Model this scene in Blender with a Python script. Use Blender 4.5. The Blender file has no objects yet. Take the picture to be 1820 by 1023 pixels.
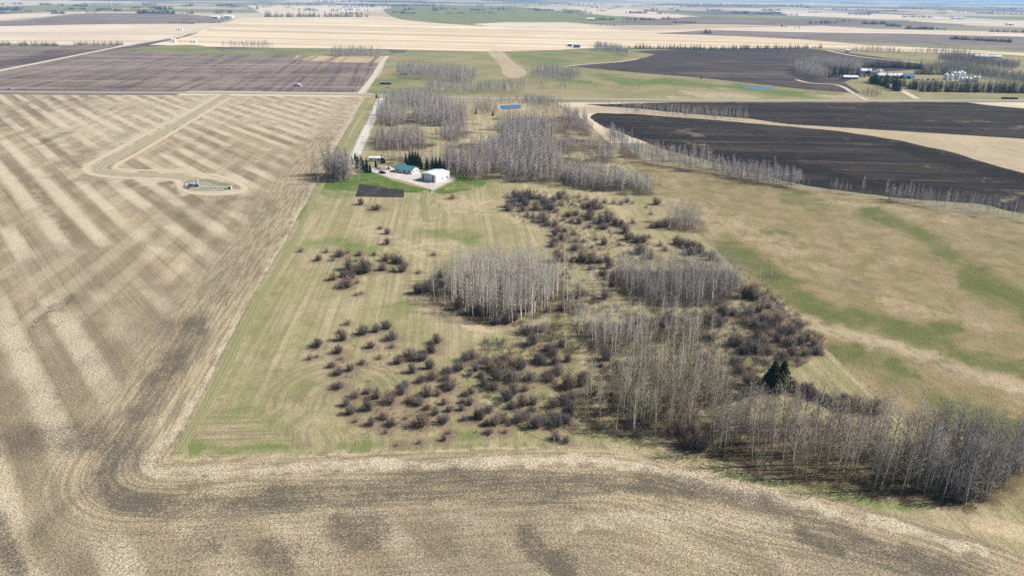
import bpy, bmesh, math, random
import numpy as np
from mathutils import Vector, Matrix
from mathutils.geometry import delaunay_2d_cdt
from mathutils.kdtree import KDTree

random.seed(7)
rng = np.random.default_rng(7)
SC = bpy.context.scene
COL = SC.collection
rad = math.radians

# ------------------------------------------------------------------ camera
H = 110.0
FPX = 1300.0
CX, CY = 910.0, 511.5
PITCH, ROLL = rad(22.0), rad(0.63)
Fv = np.array([0, math.cos(PITCH), -math.sin(PITCH)])
U0 = np.array([0, math.sin(PITCH), math.cos(PITCH)])
R0 = np.array([1.0, 0, 0])
Rv = R0 * math.cos(ROLL) + U0 * math.sin(ROLL)
Uv = -R0 * math.sin(ROLL) + U0 * math.cos(ROLL)
cam_d = bpy.data.cameras.new('camera')
cam = bpy.data.objects.new('camera', cam_d)
COL.objects.link(cam)
cam_d.sensor_width = 36.0
cam_d.lens = 36.0 * FPX / 1820.0
cam_d.clip_start = 1.0
cam_d.clip_end = 120000.0
M3 = Matrix((tuple(Rv), tuple(Uv), tuple(-Fv))).transposed()
cam.matrix_world = Matrix.Translation((0, 0, H)) @ M3.to_4x4()
SC.camera = cam

# ------------------------------------------------------------------ light
SUN_EL, SUN_AZ = rad(40), rad(86)          # azimuth clockwise from +Y
world = bpy.data.worlds.new('World')
SC.world = world
world.use_nodes = True
wn = world.node_tree
sky = wn.nodes.new('ShaderNodeTexSky')
sky.sky_type = 'NISHITA'
sky.sun_disc = False
sky.sun_elevation = SUN_EL
sky.sun_rotation = SUN_AZ
sky.altitude = 900
bg = wn.nodes['Background']
bg.inputs['Strength'].default_value = 0.05
wn.links.new(sky.outputs[0], bg.inputs['Color'])
sun_d = bpy.data.lights.new('sun', 'SUN')
sun_d.energy = 4.9
sun_d.angle = rad(0.5)
sun_d.color = (1.0, 0.972, 0.93)
sun = bpy.data.objects.new('sun', sun_d)
COL.objects.link(sun)
to_sun = Vector((math.sin(SUN_AZ) * math.cos(SUN_EL), math.cos(SUN_AZ) * math.cos(SUN_EL), math.sin(SUN_EL)))
sun.rotation_euler = (-to_sun).to_track_quat('-Z', 'Y').to_euler()
sun.location = to_sun * 400
SC.view_settings.view_transform = 'Standard'
SC.view_settings.look = 'None'
SC.view_settings.gamma = 1.0
SC.view_settings.exposure = 0.62
SC.render.engine = 'CYCLES'
SC.cycles.use_denoising = False
SC.cycles.denoising_prefilter = 'NONE'
SC.cycles.max_bounces = 5
SC.cycles.diffuse_bounces = 2
SC.cycles.glossy_bounces = 2
SC.cycles.transmission_bounces = 2
SC.cycles.volume_bounces = 1
SC.cycles.transparent_max_bounces = 4

# ------------------------------------------------------------------ pixel <-> ground
def G(px, py, z=0.0):
    """ground point (metres) that the photograph shows at pixel px, py"""
    d = FPX * Fv + (px - CX) * Rv - (py - CY) * Uv
    t = (z - H) / d[2]
    return np.array([d[0] * t, d[1] * t])

def GA(P):
    P = np.asarray(P, float)
    d = FPX * Fv[None] + (P[:, :1] - CX) * Rv[None] - (P[:, 1:2] - CY) * Uv[None]
    t = -H / d[:, 2]
    return d[:, :2] * t[:, None]

def PIX(xy):
    xy = np.asarray(xy, float)
    q = np.column_stack([xy, np.full(len(xy), -H)])
    w = q @ Fv
    w = np.where(w < 1, 1, w)
    return np.column_stack([CX + FPX * (q @ Rv) / w, CY - FPX * (q @ Uv) / w])

def depth(xy):
    return float(np.dot(np.array([xy[0], xy[1], -H]), Fv))

def zoomed(lst, x0, y0, s):
    return [(x0 + a * s, y0 + b * s, w * s) for a, b, w in lst]

def catmull(P, closed, n=6):
    P = np.asarray(P, float)
    N = len(P)
    out = []
    rngN = N if closed else N - 1
    for i in range(rngN):
        if closed:
            a, b, c, d = P[(i - 1) % N], P[i], P[(i + 1) % N], P[(i + 2) % N]
        else:
            a, b, c, d = P[max(i - 1, 0)], P[i], P[i + 1], P[min(i + 2, N - 1)]
        for k in range(n):
            t = k / n
            out.append(0.5 * ((2 * b) + (c - a) * t + (2 * a - 5 * b + 4 * c - d) * t * t + (3 * b - a - 3 * c + d) * t ** 3))
    if not closed:
        out.append(P[-1])
    return np.array(out)

def densify(P, closed, seg=0.012, mn=1.0):
    """split long edges; step grows with distance"""
    out = []
    N = len(P)
    for i in range(N if closed else N - 1):
        a, b = P[i], P[(i + 1) % N]
        L = np.hypot(*(b - a))
        st = max(mn, seg * np.hypot(*a))
        n = min(400, max(1, int(L / st)))
        for k in range(n):
            out.append(a + (b - a) * k / n)
    if not closed:
        out.append(P[-1])
    return np.array(out)

def inside(P, poly):
    x, y = P[:, 0], P[:, 1]
    r = np.zeros(len(P), bool)
    j = len(poly) - 1
    for i in range(len(poly)):
        xi, yi = poly[i]
        xj, yj = poly[j]
        c = (yi > y) != (yj > y)
        if c.any():
            r ^= c & (x < (xj - xi) * (y - yi) / (yj - yi + 1e-12) + xi)
        j = i
    return r

def seg_dist(P, L):
    """distance of points to a polyline and arc length of the nearest point"""
    L = np.asarray(L, float)
    best = np.full(len(P), 1e9)
    arc = np.zeros(len(P))
    s0 = 0
    if len(L) == 1:
        return np.hypot(*(P - L[0]).T), arc
    for a, b in zip(L[:-1], L[1:]):
        d = b - a
        l2 = max(d @ d, 1e-9)
        t = np.clip(((P - a) @ d) / l2, 0, 1)
        q = np.hypot(*(P - a - t[:, None] * d).T)
        m = q < best
        best[m] = q[m]
        arc[m] = (s0 + t * math.sqrt(l2))[m]
        s0 += math.sqrt(l2)
    return best, arc

def vnoise(P, scale, seed=0):
    """cheap smooth value noise 0..1"""
    q = P / scale + 1000.0
    i = np.floor(q).astype(np.int64)
    f = q - i
    f = f * f * (3 - 2 * f)
    def h(a, b):
        n = (a * 374761393 + b * 668265263 + seed * 974711) & 0x7fffffff
        n = ((n ^ (n >> 13)) * 1274126177) & 0x7fffffff
        return (n & 0xffff) / 65535.0
    a, b = i[:, 0], i[:, 1]
    return (h(a, b) * (1 - f[:, 0]) + h(a + 1, b) * f[:, 0]) * (1 - f[:, 1]) + (h(a, b + 1) * (1 - f[:, 0]) + h(a + 1, b + 1) * f[:, 0]) * f[:, 1]

# ------------------------------------------------------------------ objects
def tag(o, label=None, cat=None, group=None, kind=None):
    if label: o['label'] = label
    if cat: o['category'] = cat
    if group: o['group'] = group
    if kind: o['kind'] = kind
    return o

def empty(name, loc, rz=0.0):
    o = bpy.data.objects.new(name, None)
    o.empty_display_size = 0.5
    o.location = loc
    o.rotation_euler = (0, 0, rz)
    COL.objects.link(o)
    return o

def link(name, me, parent=None):
    o = bpy.data.objects.new(name, me)
    COL.objects.link(o)
    if parent is not None:
        o.parent = parent
    return o

def mesh_from(name, V, F, mat, smooth=False):
    """V (n,3), F list of faces or (m,3) array"""
    me = bpy.data.meshes.new(name)
    if isinstance(F, np.ndarray):
        V = np.asarray(V, np.float32)
        me.vertices.add(len(V))
        me.vertices.foreach_set('co', V.ravel())
        n = len(F)
        k = F.shape[1]
        me.loops.add(n * k)
        me.loops.foreach_set('vertex_index', F.ravel().astype(np.int32))
        me.polygons.add(n)
        me.polygons.foreach_set('loop_start', (np.arange(n) * k).astype(np.int32))
        me.update(calc_edges=True)
    else:
        me.from_pydata([tuple(map(float, v)) for v in V], [], F)
        me.update()
    me.materials.append(mat)
    if smooth:
        me.polygons.foreach_set('use_smooth', np.ones(len(me.polygons), bool))
    return me

# ------------------------------------------------------------------ node helper
class NT:
    def __init__(self, name):
        self.m = bpy.data.materials.new(name)
        self.m.use_nodes = True
        self.t = self.m.node_tree
        self.bsdf = self.t.nodes['Principled BSDF']
        self.bsdf.inputs['Roughness'].default_value = 0.95
        self.bsdf.inputs['Specular IOR Level'].default_value = 0.1
    def n(self, typ, **kw):
        x = self.t.nodes.new(typ)
        for k, v in kw.items():
            setattr(x, k, v)
        return x
    def put(self, sock, v):
        if isinstance(v, bpy.types.NodeSocket):
            self.t.links.new(v, sock)
        elif v is not None:
            if sock.type == 'RGBA' and len(v) == 3:
                v = (*v, 1)
            sock.default_value = v
    def math(self, op, a, b=None, c=None, clamp=False):
        x = self.n('ShaderNodeMath', operation=op, use_clamp=clamp)
        self.put(x.inputs[0], a)
        self.put(x.inputs[1], b)
        self.put(x.inputs[2], c)
        return x.outputs[0]
    def mix(self, f, a, b, blend='MIX'):
        x = self.n('ShaderNodeMixRGB', blend_type=blend)
        self.put(x.inputs[0], f)
        self.put(x.inputs[1], a)
        self.put(x.inputs[2], b)
        return x.outputs[0]
    def step(self, v, a, b, lo=0.0, hi=1.0):
        x = self.n('ShaderNodeMapRange', interpolation_type='SMOOTHSTEP')
        self.put(x.inputs[0], v)
        for i, q in enumerate((a, b, lo, hi)):
            x.inputs[i + 1].default_value = q
        return x.outputs[0]
    def pos(self):
        return self.n('ShaderNodeNewGeometry').outputs['Position']
    def mapping(self, vec, scale=(1, 1, 1), rz=0.0):
        x = self.n('ShaderNodeMapping')
        self.put(x.inputs['Vector'], vec)
        x.inputs['Scale'].default_value = scale
        x.inputs['Rotation'].default_value = (0, 0, rz)
        return x.outputs[0]
    def noise(self, vec, size, detail=3.0, rough=0.55, dist=0.0, dim='2D'):
        x = self.n('ShaderNodeTexNoise', noise_dimensions=dim)
        self.put(x.inputs['Vector'], vec)
        x.inputs['Scale'].default_value = 1.0 / size
        x.inputs['Detail'].default_value = detail
        x.inputs['Roughness'].default_value = rough
        x.inputs['Distortion'].default_value = dist
        return x.outputs[0]
    def stretch(self, vec, az, across, along, detail=2.0, dist=0.0):
        """noise drawn out along a compass direction on the ground"""
        r = self.mapping(vec, (1, 1, 1), az)        # direction az -> +Y
        r2 = self.mapping(r, (1.0 / across, 1.0 / along, 1))
        return self.noise(r2, 1.0, detail, 0.5, dist)
    def passes(self, vec, az, period, warp=1.0):
        """evenly spaced machine passes across a compass direction, 0..1"""
        s = self.n('ShaderNodeSeparateXYZ')
        self.put(s.inputs[0], self.mapping(vec, (1, 1, 1), az))
        w = self.stretch(vec, az, period * 2.2, period * 14, 2.0)
        ph = self.math('ADD', self.math('MULTIPLY', s.outputs[0], 6.2832 / period), self.math('MULTIPLY', w, 1.6 * warp))
        return self.math('ADD', .5, self.math('MULTIPLY', self.math('SINE', ph), .5))
    def attr(self, name, out='Color'):
        return self.n('ShaderNodeAttribute', attribute_name=name).outputs[out]
    def bump(self, hgt, strength, dist=0.2):
        x = self.n('ShaderNodeBump')
        x.inputs['Strength'].default_value = strength
        x.inputs['Distance'].default_value = dist
        self.put(x.inputs['Height'], hgt)
        self.t.links.new(x.outputs[0], self.bsdf.inputs['Normal'])
    def done(self, col):
        self.put(self.bsdf.inputs['Base Color'], col)
        return self.m

def plain(name, col, rough=0.6, spec=0.3, metal=0.0, var=0.12, size=0.8):
    t = NT(name)
    n = t.noise(t.n('ShaderNodeTexCoord').outputs['Object'], size, 4.0, dim='3D')
    c = t.mix(n, tuple(x * (1 - var) for x in col), tuple(min(1, x * (1 + var)) for x in col))
    t.bsdf.inputs['Roughness'].default_value = rough
    t.bsdf.inputs['Specular IOR Level'].default_value = spec
    t.bsdf.inputs['Metallic'].default_value = metal
    return t.done(c)

def field_mat(name, base, alt, dark=(.10, .085, .065), green=(.10, .15, .04), pale=(.5, .43, .31), litter_shade=(.12, .075, .04),
              speck=0.5, speck_size=0.55, streaks=(), flow=0.0, flow_w=3.0, patch=0.0, patch_size=26.0, big=60.0, passes=(), contrast=1.0, clump=0.0, rough_col=(.27, .185, .115), dk=1.0):
    """cultivated or grazed ground; 'tone' = (dark, green, pale) , 'tone2' = (fallen leaves with tree shade painted in, headland weight)"""
    t = NT(name)
    P = t.pos()
    tone = t.n('ShaderNodeSeparateColor')
    t.put(tone.inputs[0], t.attr('tone'))
    tone2 = t.n('ShaderNodeSeparateColor')
    t.put(tone2.inputs[0], t.attr('tone2'))
    aD, aG, aP = tone.outputs
    aL, aH, aR = tone2.outputs
    nb = t.noise(P, big, 4.0, 0.6, 0.4)
    nm = t.noise(P, 7.0, 4.0, 0.62, 0.3)
    nf = t.noise(P, speck_size, 3.0, 0.7)
    nv = t.noise(P, 2.2, 3.0, 0.6)
    col = t.mix(t.step(nb, .35, .65), base, alt)
    wob = t.math('MULTIPLY', t.math('SUBTRACT', nm, .5), 1.1)
    wob = t.math('ADD', wob, t.math('MULTIPLY', t.math('SUBTRACT', nv, .5), .8))
    nw = t.noise(P, 19.0, 4.0, 0.62, 0.6)
    wob = t.math('ADD', wob, t.math('MULTIPLY', t.math('SUBTRACT', nw, .5), .9))
    # long machine streaks
    for az, across, along, amt, colr, lo, hi in streaks:
        s = t.stretch(P, az, across, along, 3.0, 0.15)
        s = t.math('ADD', s, t.math('MULTIPLY', wob, .05))
        m = t.math('MULTIPLY', t.step(s, lo, hi), amt)
        m = t.math('MULTIPLY', m, t.math('SUBTRACT', 1.0, aH, clamp=True))
        col = t.mix(m, col, colr)
    for az, period, amt, c_lo, c_hi in passes:
        s = t.passes(P, az, period)
        fade = t.math('MULTIPLY', t.step(t.noise(t.mapping(P, (1, 1, 1), az + .3), 90, 3.0, .6), .36, .58), amt)
        fade = t.math('MULTIPLY', fade, t.math('SUBTRACT', 1.0, aH, clamp=True))
        vary = t.step(t.stretch(P, az, period * .9, period * 16, 2.0), .36, .6)
        col = t.mix(t.math('MULTIPLY', fade, t.math('MULTIPLY', vary, t.step(s, .75, .1))), col, c_lo)
        col = t.mix(t.math('MULTIPLY', fade, t.step(s, .35, .95)), col, c_hi)
    if flow > 0:
        fx = t.mapping(t.attr('flow', 'Vector'), (1.0 / flow_w, 1.0 / (flow_w * 14), 1))
        fs = t.noise(fx, 1.0, 3.0, 0.6, 0.2)
        fm = t.math('MULTIPLY', t.step(fs, .44, .58), flow)
        col = t.mix(t.math('MULTIPLY', fm, aH), col, dark)
    col = t.mix(t.math('MULTIPLY', t.step(t.math('ADD', aP, t.math('MULTIPLY', wob, .8)), .25, .95), .85), col, pale)
    g = t.math('ADD', t.math('MULTIPLY', aG, 1.28), t.math('MULTIPLY', wob, 1.35))
    if patch > 0:
        pn = t.noise(P, patch_size, 4.0, 0.65, 0.5)
        g = t.math('ADD', g, t.math('MULTIPLY', t.step(pn, .48, .72), patch))
    col = t.mix(t.math('MULTIPLY', t.step(g, .2, 1.5), .92), col, green)
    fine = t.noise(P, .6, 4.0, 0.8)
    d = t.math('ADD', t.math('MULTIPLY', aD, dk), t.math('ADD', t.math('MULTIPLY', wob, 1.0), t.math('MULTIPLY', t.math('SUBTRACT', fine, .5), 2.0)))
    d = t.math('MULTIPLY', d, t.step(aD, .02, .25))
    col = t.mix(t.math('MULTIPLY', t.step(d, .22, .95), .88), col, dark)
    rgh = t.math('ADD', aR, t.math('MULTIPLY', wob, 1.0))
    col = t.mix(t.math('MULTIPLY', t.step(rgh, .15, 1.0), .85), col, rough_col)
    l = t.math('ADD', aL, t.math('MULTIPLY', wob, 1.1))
    col = t.mix(t.math('MULTIPLY', t.step(l, .3, 1.2), .92), col, litter_shade)  # leaf cover, darkened and spread to paint in the shade under the trees
    if clump > 0:                                   # dark tufts scattered through the stubble
        cn = t.noise(P, .62, 4.0, 0.85)
        cm = t.math('MULTIPLY', t.step(t.math('ADD', cn, t.math('ADD', t.math('MULTIPLY', aD, .10), t.math('MULTIPLY', wob, .06))), .51, .60), clump)
        col = t.mix(cm, col, dark)
    k = t.math('ADD', 1.0 - speck, t.math('MULTIPLY', nf, 2 * speck))
    k2 = t.math('MULTIPLY', t.math('ADD', .78, t.math('MULTIPLY', nv, .44)), t.math('ADD', .74, t.math('MULTIPLY', nm, .52)))
    x = t.n('ShaderNodeVectorMath', operation='SCALE')
    t.put(x.inputs[0], col)
    t.put(x.inputs['Scale'], t.math('MULTIPLY', k, k2))
    t.bump(t.math('ADD', nf, t.math('MULTIPLY', nv, 1.2)), .55, .22)
    return t.done(x.outputs[0])

# ------------------------------------------------------------------ sheets
LITTER_SHADE = []            # (x, y) of trees, filled later; sheets that want leaf cover and painted shade are coloured after the scatter

def tones_for(xy, tones):
    px = PIX(xy)
    T = np.zeros((len(xy), 3))
    W = px + np.column_stack([(vnoise(px, 23, 1) - .5), (vnoise(px, 23, 2) - .5)]) * 14 + np.column_stack([(vnoise(px, 7, 3) - .5), (vnoise(px, 7, 4) - .5)]) * 4
    for ch, line, w, s in tones:
        L = catmull(line, False, 5) if len(line) > 2 else np.asarray(line, float)
        d, _ = seg_dist(W, L)
        q = np.clip(1.35 - d / w, 0, 1)
        q = q * q * (3 - 2 * q) * s
        i = 'DGP'.index(ch)
        T[:, i] = np.maximum(T[:, i], q)
    return T

def sheet(name, poly, z, mat, step=0, smooth=False, tones=(), flow=None, flow_reach=40.0, jit=0.6, label=None, cat='field', trees=None, head_extra=None, group=None):
    P = np.asarray(poly, float)
    if smooth:
        P = catmull(P, True, 6)
    B = densify(GA(P), True)
    if jit > 0:                                    # irregular natural edge
        a = jit * np.hypot(B[:, 0], B[:, 1]) / 260.0
        B = B + np.column_stack([vnoise(B, 9, 11) - .5 + .6 * (vnoise(B, 3, 5) - .5), vnoise(B, 9, 12) - .5 + .6 * (vnoise(B, 3, 6) - .5)]) * 2 * a[:, None]
    pts = [Vector((float(a), float(b))) for a, b in B]
    nb = len(pts)
    if step:
        x0, y0 = P.min(0)
        x1, y1 = P.max(0)
        gx, gy = np.meshgrid(np.arange(x0, x1, step), np.arange(max(y0, 40), y1, step))
        q = np.column_stack([gx.ravel(), gy.ravel()]) + rng.uniform(-.3, .3, (gx.size, 2)) * step
        q = GA(q)
        q = q[inside(q, B)]
        pts += [Vector((float(a), float(b))) for a, b in q]
    vo, _, fo = delaunay_2d_cdt(pts, [], [list(range(nb))], 1, 1e-5, False)[:3]
    xy = np.array([(v.x, v.y) for v in vo])
    F = np.array([f for f in fo if len(f) == 3], np.int64)
    F = F[inside(xy[F].mean(1), B)]
    a, b, c = xy[F[:, 0]], xy[F[:, 1]], xy[F[:, 2]]
    ar = (b[:, 0] - a[:, 0]) * (c[:, 1] - a[:, 1]) - (b[:, 1] - a[:, 1]) * (c[:, 0] - a[:, 0])
    F[ar < 0] = F[ar < 0][:, ::-1]
    me = mesh_from(name, np.column_stack([xy, np.full(len(xy), z)]), F, mat)
    T = tones_for(xy, tones) if tones else np.zeros((len(xy), 3))
    T2 = np.zeros((len(xy), 3))
    FL = np.zeros((len(xy), 3))
    if flow is not None:
        L = densify(GA(catmull(flow, False, 6)), False, 0.02, 3.0)
        d, s = seg_dist(xy, L)
        FL[:, 0], FL[:, 1] = d, s
        T2[:, 1] = np.clip((flow_reach * 1.3 - d) / (flow_reach * .5), 0, 1)
        if head_extra is not None:
            T2[:, 1] = np.maximum(T2[:, 1], head_extra(PIX(xy)))
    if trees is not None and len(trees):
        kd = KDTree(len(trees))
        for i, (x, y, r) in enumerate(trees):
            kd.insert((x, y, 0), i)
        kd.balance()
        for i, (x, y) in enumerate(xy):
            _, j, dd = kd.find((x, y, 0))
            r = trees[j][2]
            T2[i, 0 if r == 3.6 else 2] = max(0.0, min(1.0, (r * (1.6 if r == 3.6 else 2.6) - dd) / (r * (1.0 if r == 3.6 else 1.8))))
    for nm, A in (('tone', T), ('tone2', T2)):
        at = me.color_attributes.new(nm, 'FLOAT_COLOR', 'POINT')
        at.data.foreach_set('color', np.column_stack([A, np.ones(len(A))]).astype(np.float32).ravel())
    at = me.attributes.new('flow', 'FLOAT_VECTOR', 'POINT')
    at.data.foreach_set('vector', FL.astype(np.float32).ravel())
    o = link(name, me)
    return tag(o, label, cat, group, 'structure')

def ribbon(name, line, width, z, mat, smooth=True, label=None, cat='road', widths=None, jit=0.12):
    """a road or track laid along a line of pixels, width in metres"""
    P = catmull(line, False, 6) if smooth else np.asarray(line, float)
    C = densify(GA(P), False, 0.01, 1.5)
    d = np.gradient(C, axis=0)
    d /= np.maximum(np.hypot(d[:, 0], d[:, 1]), 1e-6)[:, None]
    nrm = np.column_stack([-d[:, 1], d[:, 0]])
    n = len(C)
    w = np.full(n, width) if widths is None else np.interp(np.linspace(0, 1, n), np.linspace(0, 1, len(widths)), widths)
    wl = w * .5 * (1 + jit * (vnoise(C, 6, 21) - .5) * 2)
    wr = w * .5 * (1 + jit * (vnoise(C, 6, 22) - .5) * 2)
    cols = [C + nrm * wl[:, None], C + nrm * (wl * .45)[:, None], C - nrm * (wr * .45)[:, None], C - nrm * wr[:, None]]
    V = np.zeros((n * 4, 3))
    FL = np.zeros((n * 4, 3))
    arc = np.concatenate([[0], np.cumsum(np.hypot(*np.diff(C, axis=0).T))])
    for k, q in enumerate(cols):
        V[k::4, :2] = q
        V[k::4, 2] = z + (0.02 if k in (1, 2) else 0)
        FL[k::4, 0] = (1, .45, -.45, -1)[k]
        FL[k::4, 1] = arc
    F = []
    for i in range(n - 1):
        for k in range(3):
            a = i * 4 + k
            F.append((a + 1, a, a + 4, a + 5))
    me = mesh_from(name, V, F, mat)
    at = me.attributes.new('flow', 'FLOAT_VECTOR', 'POINT')
    at.data.foreach_set('vector', FL.astype(np.float32).ravel())
    return tag(link(name, me), label, cat, None, 'structure')

def road_mat(name, centre, edge, worn):
    t = NT(name)
    P = t.pos()
    s = t.n('ShaderNodeSeparateXYZ')
    t.put(s.inputs[0], t.attr('flow', 'Vector'))
    u = t.math('ABSOLUTE', s.outputs[0])
    n = t.noise(P, 2.5, 4.0, .65)
    uu = t.math('ADD', u, t.math('MULTIPLY', t.math('SUBTRACT', n, .5), .5))
    col = t.mix(t.step(uu, .62, .95), centre, edge)
    rut = t.math('SUBTRACT', 1.0, t.step(t.math('ABSOLUTE', t.math('SUBTRACT', uu, .38)), .05, .2))
    col = t.mix(t.math('MULTIPLY', rut, .6), col, worn)
    k = t.math('ADD', .8, t.math('MULTIPLY', t.noise(P, .7, 3.0, .7), .4))
    x = t.n('ShaderNodeVectorMath', operation='SCALE')
    t.put(x.inputs[0], col)
    t.put(x.inputs['Scale'], k)
    return t.done(x.outputs[0])

# ------------------------------------------------------------------ ground materials
A1, A2 = rad(140), rad(-5)
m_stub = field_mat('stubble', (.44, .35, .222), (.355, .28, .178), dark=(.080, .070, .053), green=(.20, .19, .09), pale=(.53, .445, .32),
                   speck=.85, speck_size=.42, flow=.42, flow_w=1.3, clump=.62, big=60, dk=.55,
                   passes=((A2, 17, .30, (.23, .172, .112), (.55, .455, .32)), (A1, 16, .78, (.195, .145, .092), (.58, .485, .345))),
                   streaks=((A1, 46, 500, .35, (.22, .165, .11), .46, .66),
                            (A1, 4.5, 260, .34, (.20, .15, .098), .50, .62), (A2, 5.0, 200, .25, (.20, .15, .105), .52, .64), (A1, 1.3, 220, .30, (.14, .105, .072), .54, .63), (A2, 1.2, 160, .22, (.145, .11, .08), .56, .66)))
m_past = field_mat('meadow_grass', (.345, .275, .17), (.275, .24, .125), dark=(.085, .085, .045), green=(.135, .165, .05), pale=(.43, .335, .215), litter_shade=(.062, .042, .026),
                   speck=.75, speck_size=.5, flow=.32, flow_w=1.5, patch=.55, patch_size=20, big=34, streaks=((A2, 1.5, 130, .5, (.19, .185, .085), .48, .60), (A2, 4.0, 160, .45, (.43, .345, .215), .53, .64), (A2, 9.0, 120, .35, (.19, .20, .08), .52, .66)), rough_col=(.195, .143, .095))
m_east = field_mat('grazing_grass', (.285, .215, .125), (.215, .175, .085), dark=(.10, .085, .05), green=(.092, .112, .030), pale=(.41, .32, .21), litter_shade=(.09, .065, .035),
                   speck=.75, speck_size=.6, patch=.5, patch_size=17, big=13, clump=.30)
m_black = field_mat('black_soil', (.024, .0175, .0135), (.044, .031, .022), dark=(.009, .007, .006), green=(.05, .05, .025), pale=(.22, .175, .12), speck=.45, speck_size=1.2, big=80,
                    streaks=((rad(97), 5, 220, .6, (.06, .047, .043), .50, .66), (rad(92), 14, 420, .7, (.011, .010, .013), .48, .60), (rad(97), 7, 160, .6, (.13, .10, .07), .62, .76)))
m_tan = field_mat('dry_grass', (.36, .29, .19), (.42, .33, .22), patch=.15, speck=.35, speck_size=1.2, big=50)
m_purple = field_mat('tilled_purple', (.185, .14, .118), (.25, .195, .16), dark=(.075, .056, .056), pale=(.33, .265, .20), speck=.4, speck_size=2.0, big=150,
                     streaks=((rad(-8), 9, 300, .6, (.075, .057, .056), .5, .60), (rad(88), 26, 500, .6, (.30, .24, .195), .52, .62), (rad(80), 10, 240, .5, (.08, .06, .058), .52, .62), (rad(-8), 4, 300, .4, (.27, .215, .175), .55, .64)))
m_dkpurple = field_mat('tilled_dark', (.058, .045, .043), (.092, .068, .058), dark=(.03, .026, .03), pale=(.2, .15, .11), speck=.4, speck_size=2.0, big=140,
                       streaks=((rad(90), 26, 600, .65, (.14, .105, .094), .52, .62), (rad(96), 20, 500, .6, (.03, .025, .03), .5, .60)))
m_gold = field_mat('swathed_straw', (.62, .49, .335), (.70, .565, .40), dark=(.36, .27, .17), speck=.25, speck_size=3.0, big=300,
                   streaks=((rad(101), 34, 4000, .8, (.42, .315, .20), .50, .57), (rad(101), 70, 5000, .5, (.74, .62, .46), .52, .62), (rad(101), 14, 2500, .4, (.38, .28, .18), .54, .62)))
m_goldrow = field_mat('stooked_rows', (.42, .32, .20), (.46, .35, .22), streaks=((A2, 9, 900, .9, (.20, .15, .10), .46, .54),), big=200)
m_palefar = field_mat('pale_stubble', (.58, .47, .35), (.66, .55, .43), streaks=((rad(85), 35, 1500, .6, (.44, .34, .25), .5, .62),), speck=.25, big=300)
m_greenfar = field_mat('spring_grass', (.15, .17, .07), (.225, .21, .10), green=(.10, .17, .04), pale=(.36, .30, .19), patch=.25, patch_size=60, speck=.3, speck_size=1.5, big=80)
m_olive = field_mat('olive_grass', (.285, .235, .135), (.215, .20, .095), pale=(.40, .32, .21), green=(.10, .15, .04), patch=.5, patch_size=45, speck=.35, speck_size=1.2, big=70)
m_lawn = field_mat('lawn_grass', (.075, .125, .022), (.125, .155, .045), dark=(.05, .08, .02), green=(.06, .13, .018), pale=(.27, .23, .12), patch=.4, patch_size=9, speck=.5, speck_size=.5, big=11)
m_garden = field_mat('garden_soil', (.036, .030, .031), (.048, .040, .040), pale=(.2, .17, .15), speck=.4, speck_size=.4, big=8, streaks=((rad(100), .8, 30, .5, (.06, .05, .047), .5, .62),))
m_gravel = field_mat('gravel', (.46, .42, .37), (.52, .47, .42), dark=(.25, .22, .19), pale=(.55, .5, .44), speck=.25, speck_size=.4, big=9)
m_lease = field_mat('lease_ground', (.27, .235, .18), (.32, .28, .22), dark=(.2, .17, .13), green=(.16, .17, .06), speck=.35, speck_size=.5, big=8)
m_road = road_mat('road_gravel', (.30, .275, .245), (.23, .205, .115), (.40, .36, .31))
m_track = road_mat('track_dirt', (.31, .265, .175), (.36, .295, .19), (.42, .35, .245))
m_drive = road_mat('drive_gravel', (.50, .465, .41), (.36, .32, .22), (.60, .56, .50))
m_farroad = road_mat('far_road', (.50, .43, .33), (.38, .31, .2), (.56, .48, .38))
m_loop = road_mat('headland_straw', (.47, .385, .265), (.40, .32, .21), (.52, .435, .305))
m_trail = road_mat('trail_grass', (.20, .20, .085), (.27, .235, .13), (.36, .30, .20))

def far_terrain():
    t = NT('far_patchwork')
    P = t.mapping(t.pos(), (1, 1, 1), A2)
    sx = t.mapping(P, (1 / 800., 1 / 800., 0))
    v = t.n('ShaderNodeTexVoronoi', voronoi_dimensions='2D', feature='F1', distance='CHEBYCHEV')
    t.put(v.inputs['Vector'], sx)
    v.inputs['Scale'].default_value = 1.0
    v.inputs['Randomness'].default_value = .55
    s = t.n('ShaderNodeSeparateColor')
    t.put(s.inputs[0], v.outputs['Color'])
    r = t.n('ShaderNodeValToRGB')
    r.color_ramp.interpolation = 'CONSTANT'
    for i, (p, c) in enumerate([(0, (.54, .44, .32)), (.22, (.17, .13, .115)), (.36, (.46, .36, .25)), (.5, (.20, .20, .10)), (.62, (.60, .50, .38)), (.78, (.24, .21, .13)), (.88, (.11, .09, .09))]):
        e = r.color_ramp.elements[i] if i < 2 else r.color_ramp.elements.new(p)
        e.position = p
        e.color = (*c, 1)
    t.put(r.inputs[0], s.outputs[0])
    n1 = t.stretch(P, rad(88), 60, 900, 3.0)
    n2 = t.noise(P, 400, 5.0, .65)
    col = t.mix(t.math('MULTIPLY', t.step(n1, .5, .68), .45), r.outputs[0], (.20, .165, .12))
    col = t.mix(t.math('MULTIPLY', t.step(n2, .5, .7), .55), col, (.30, .26, .15))
    return t.done(col)

m_far = far_terrain()
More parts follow.
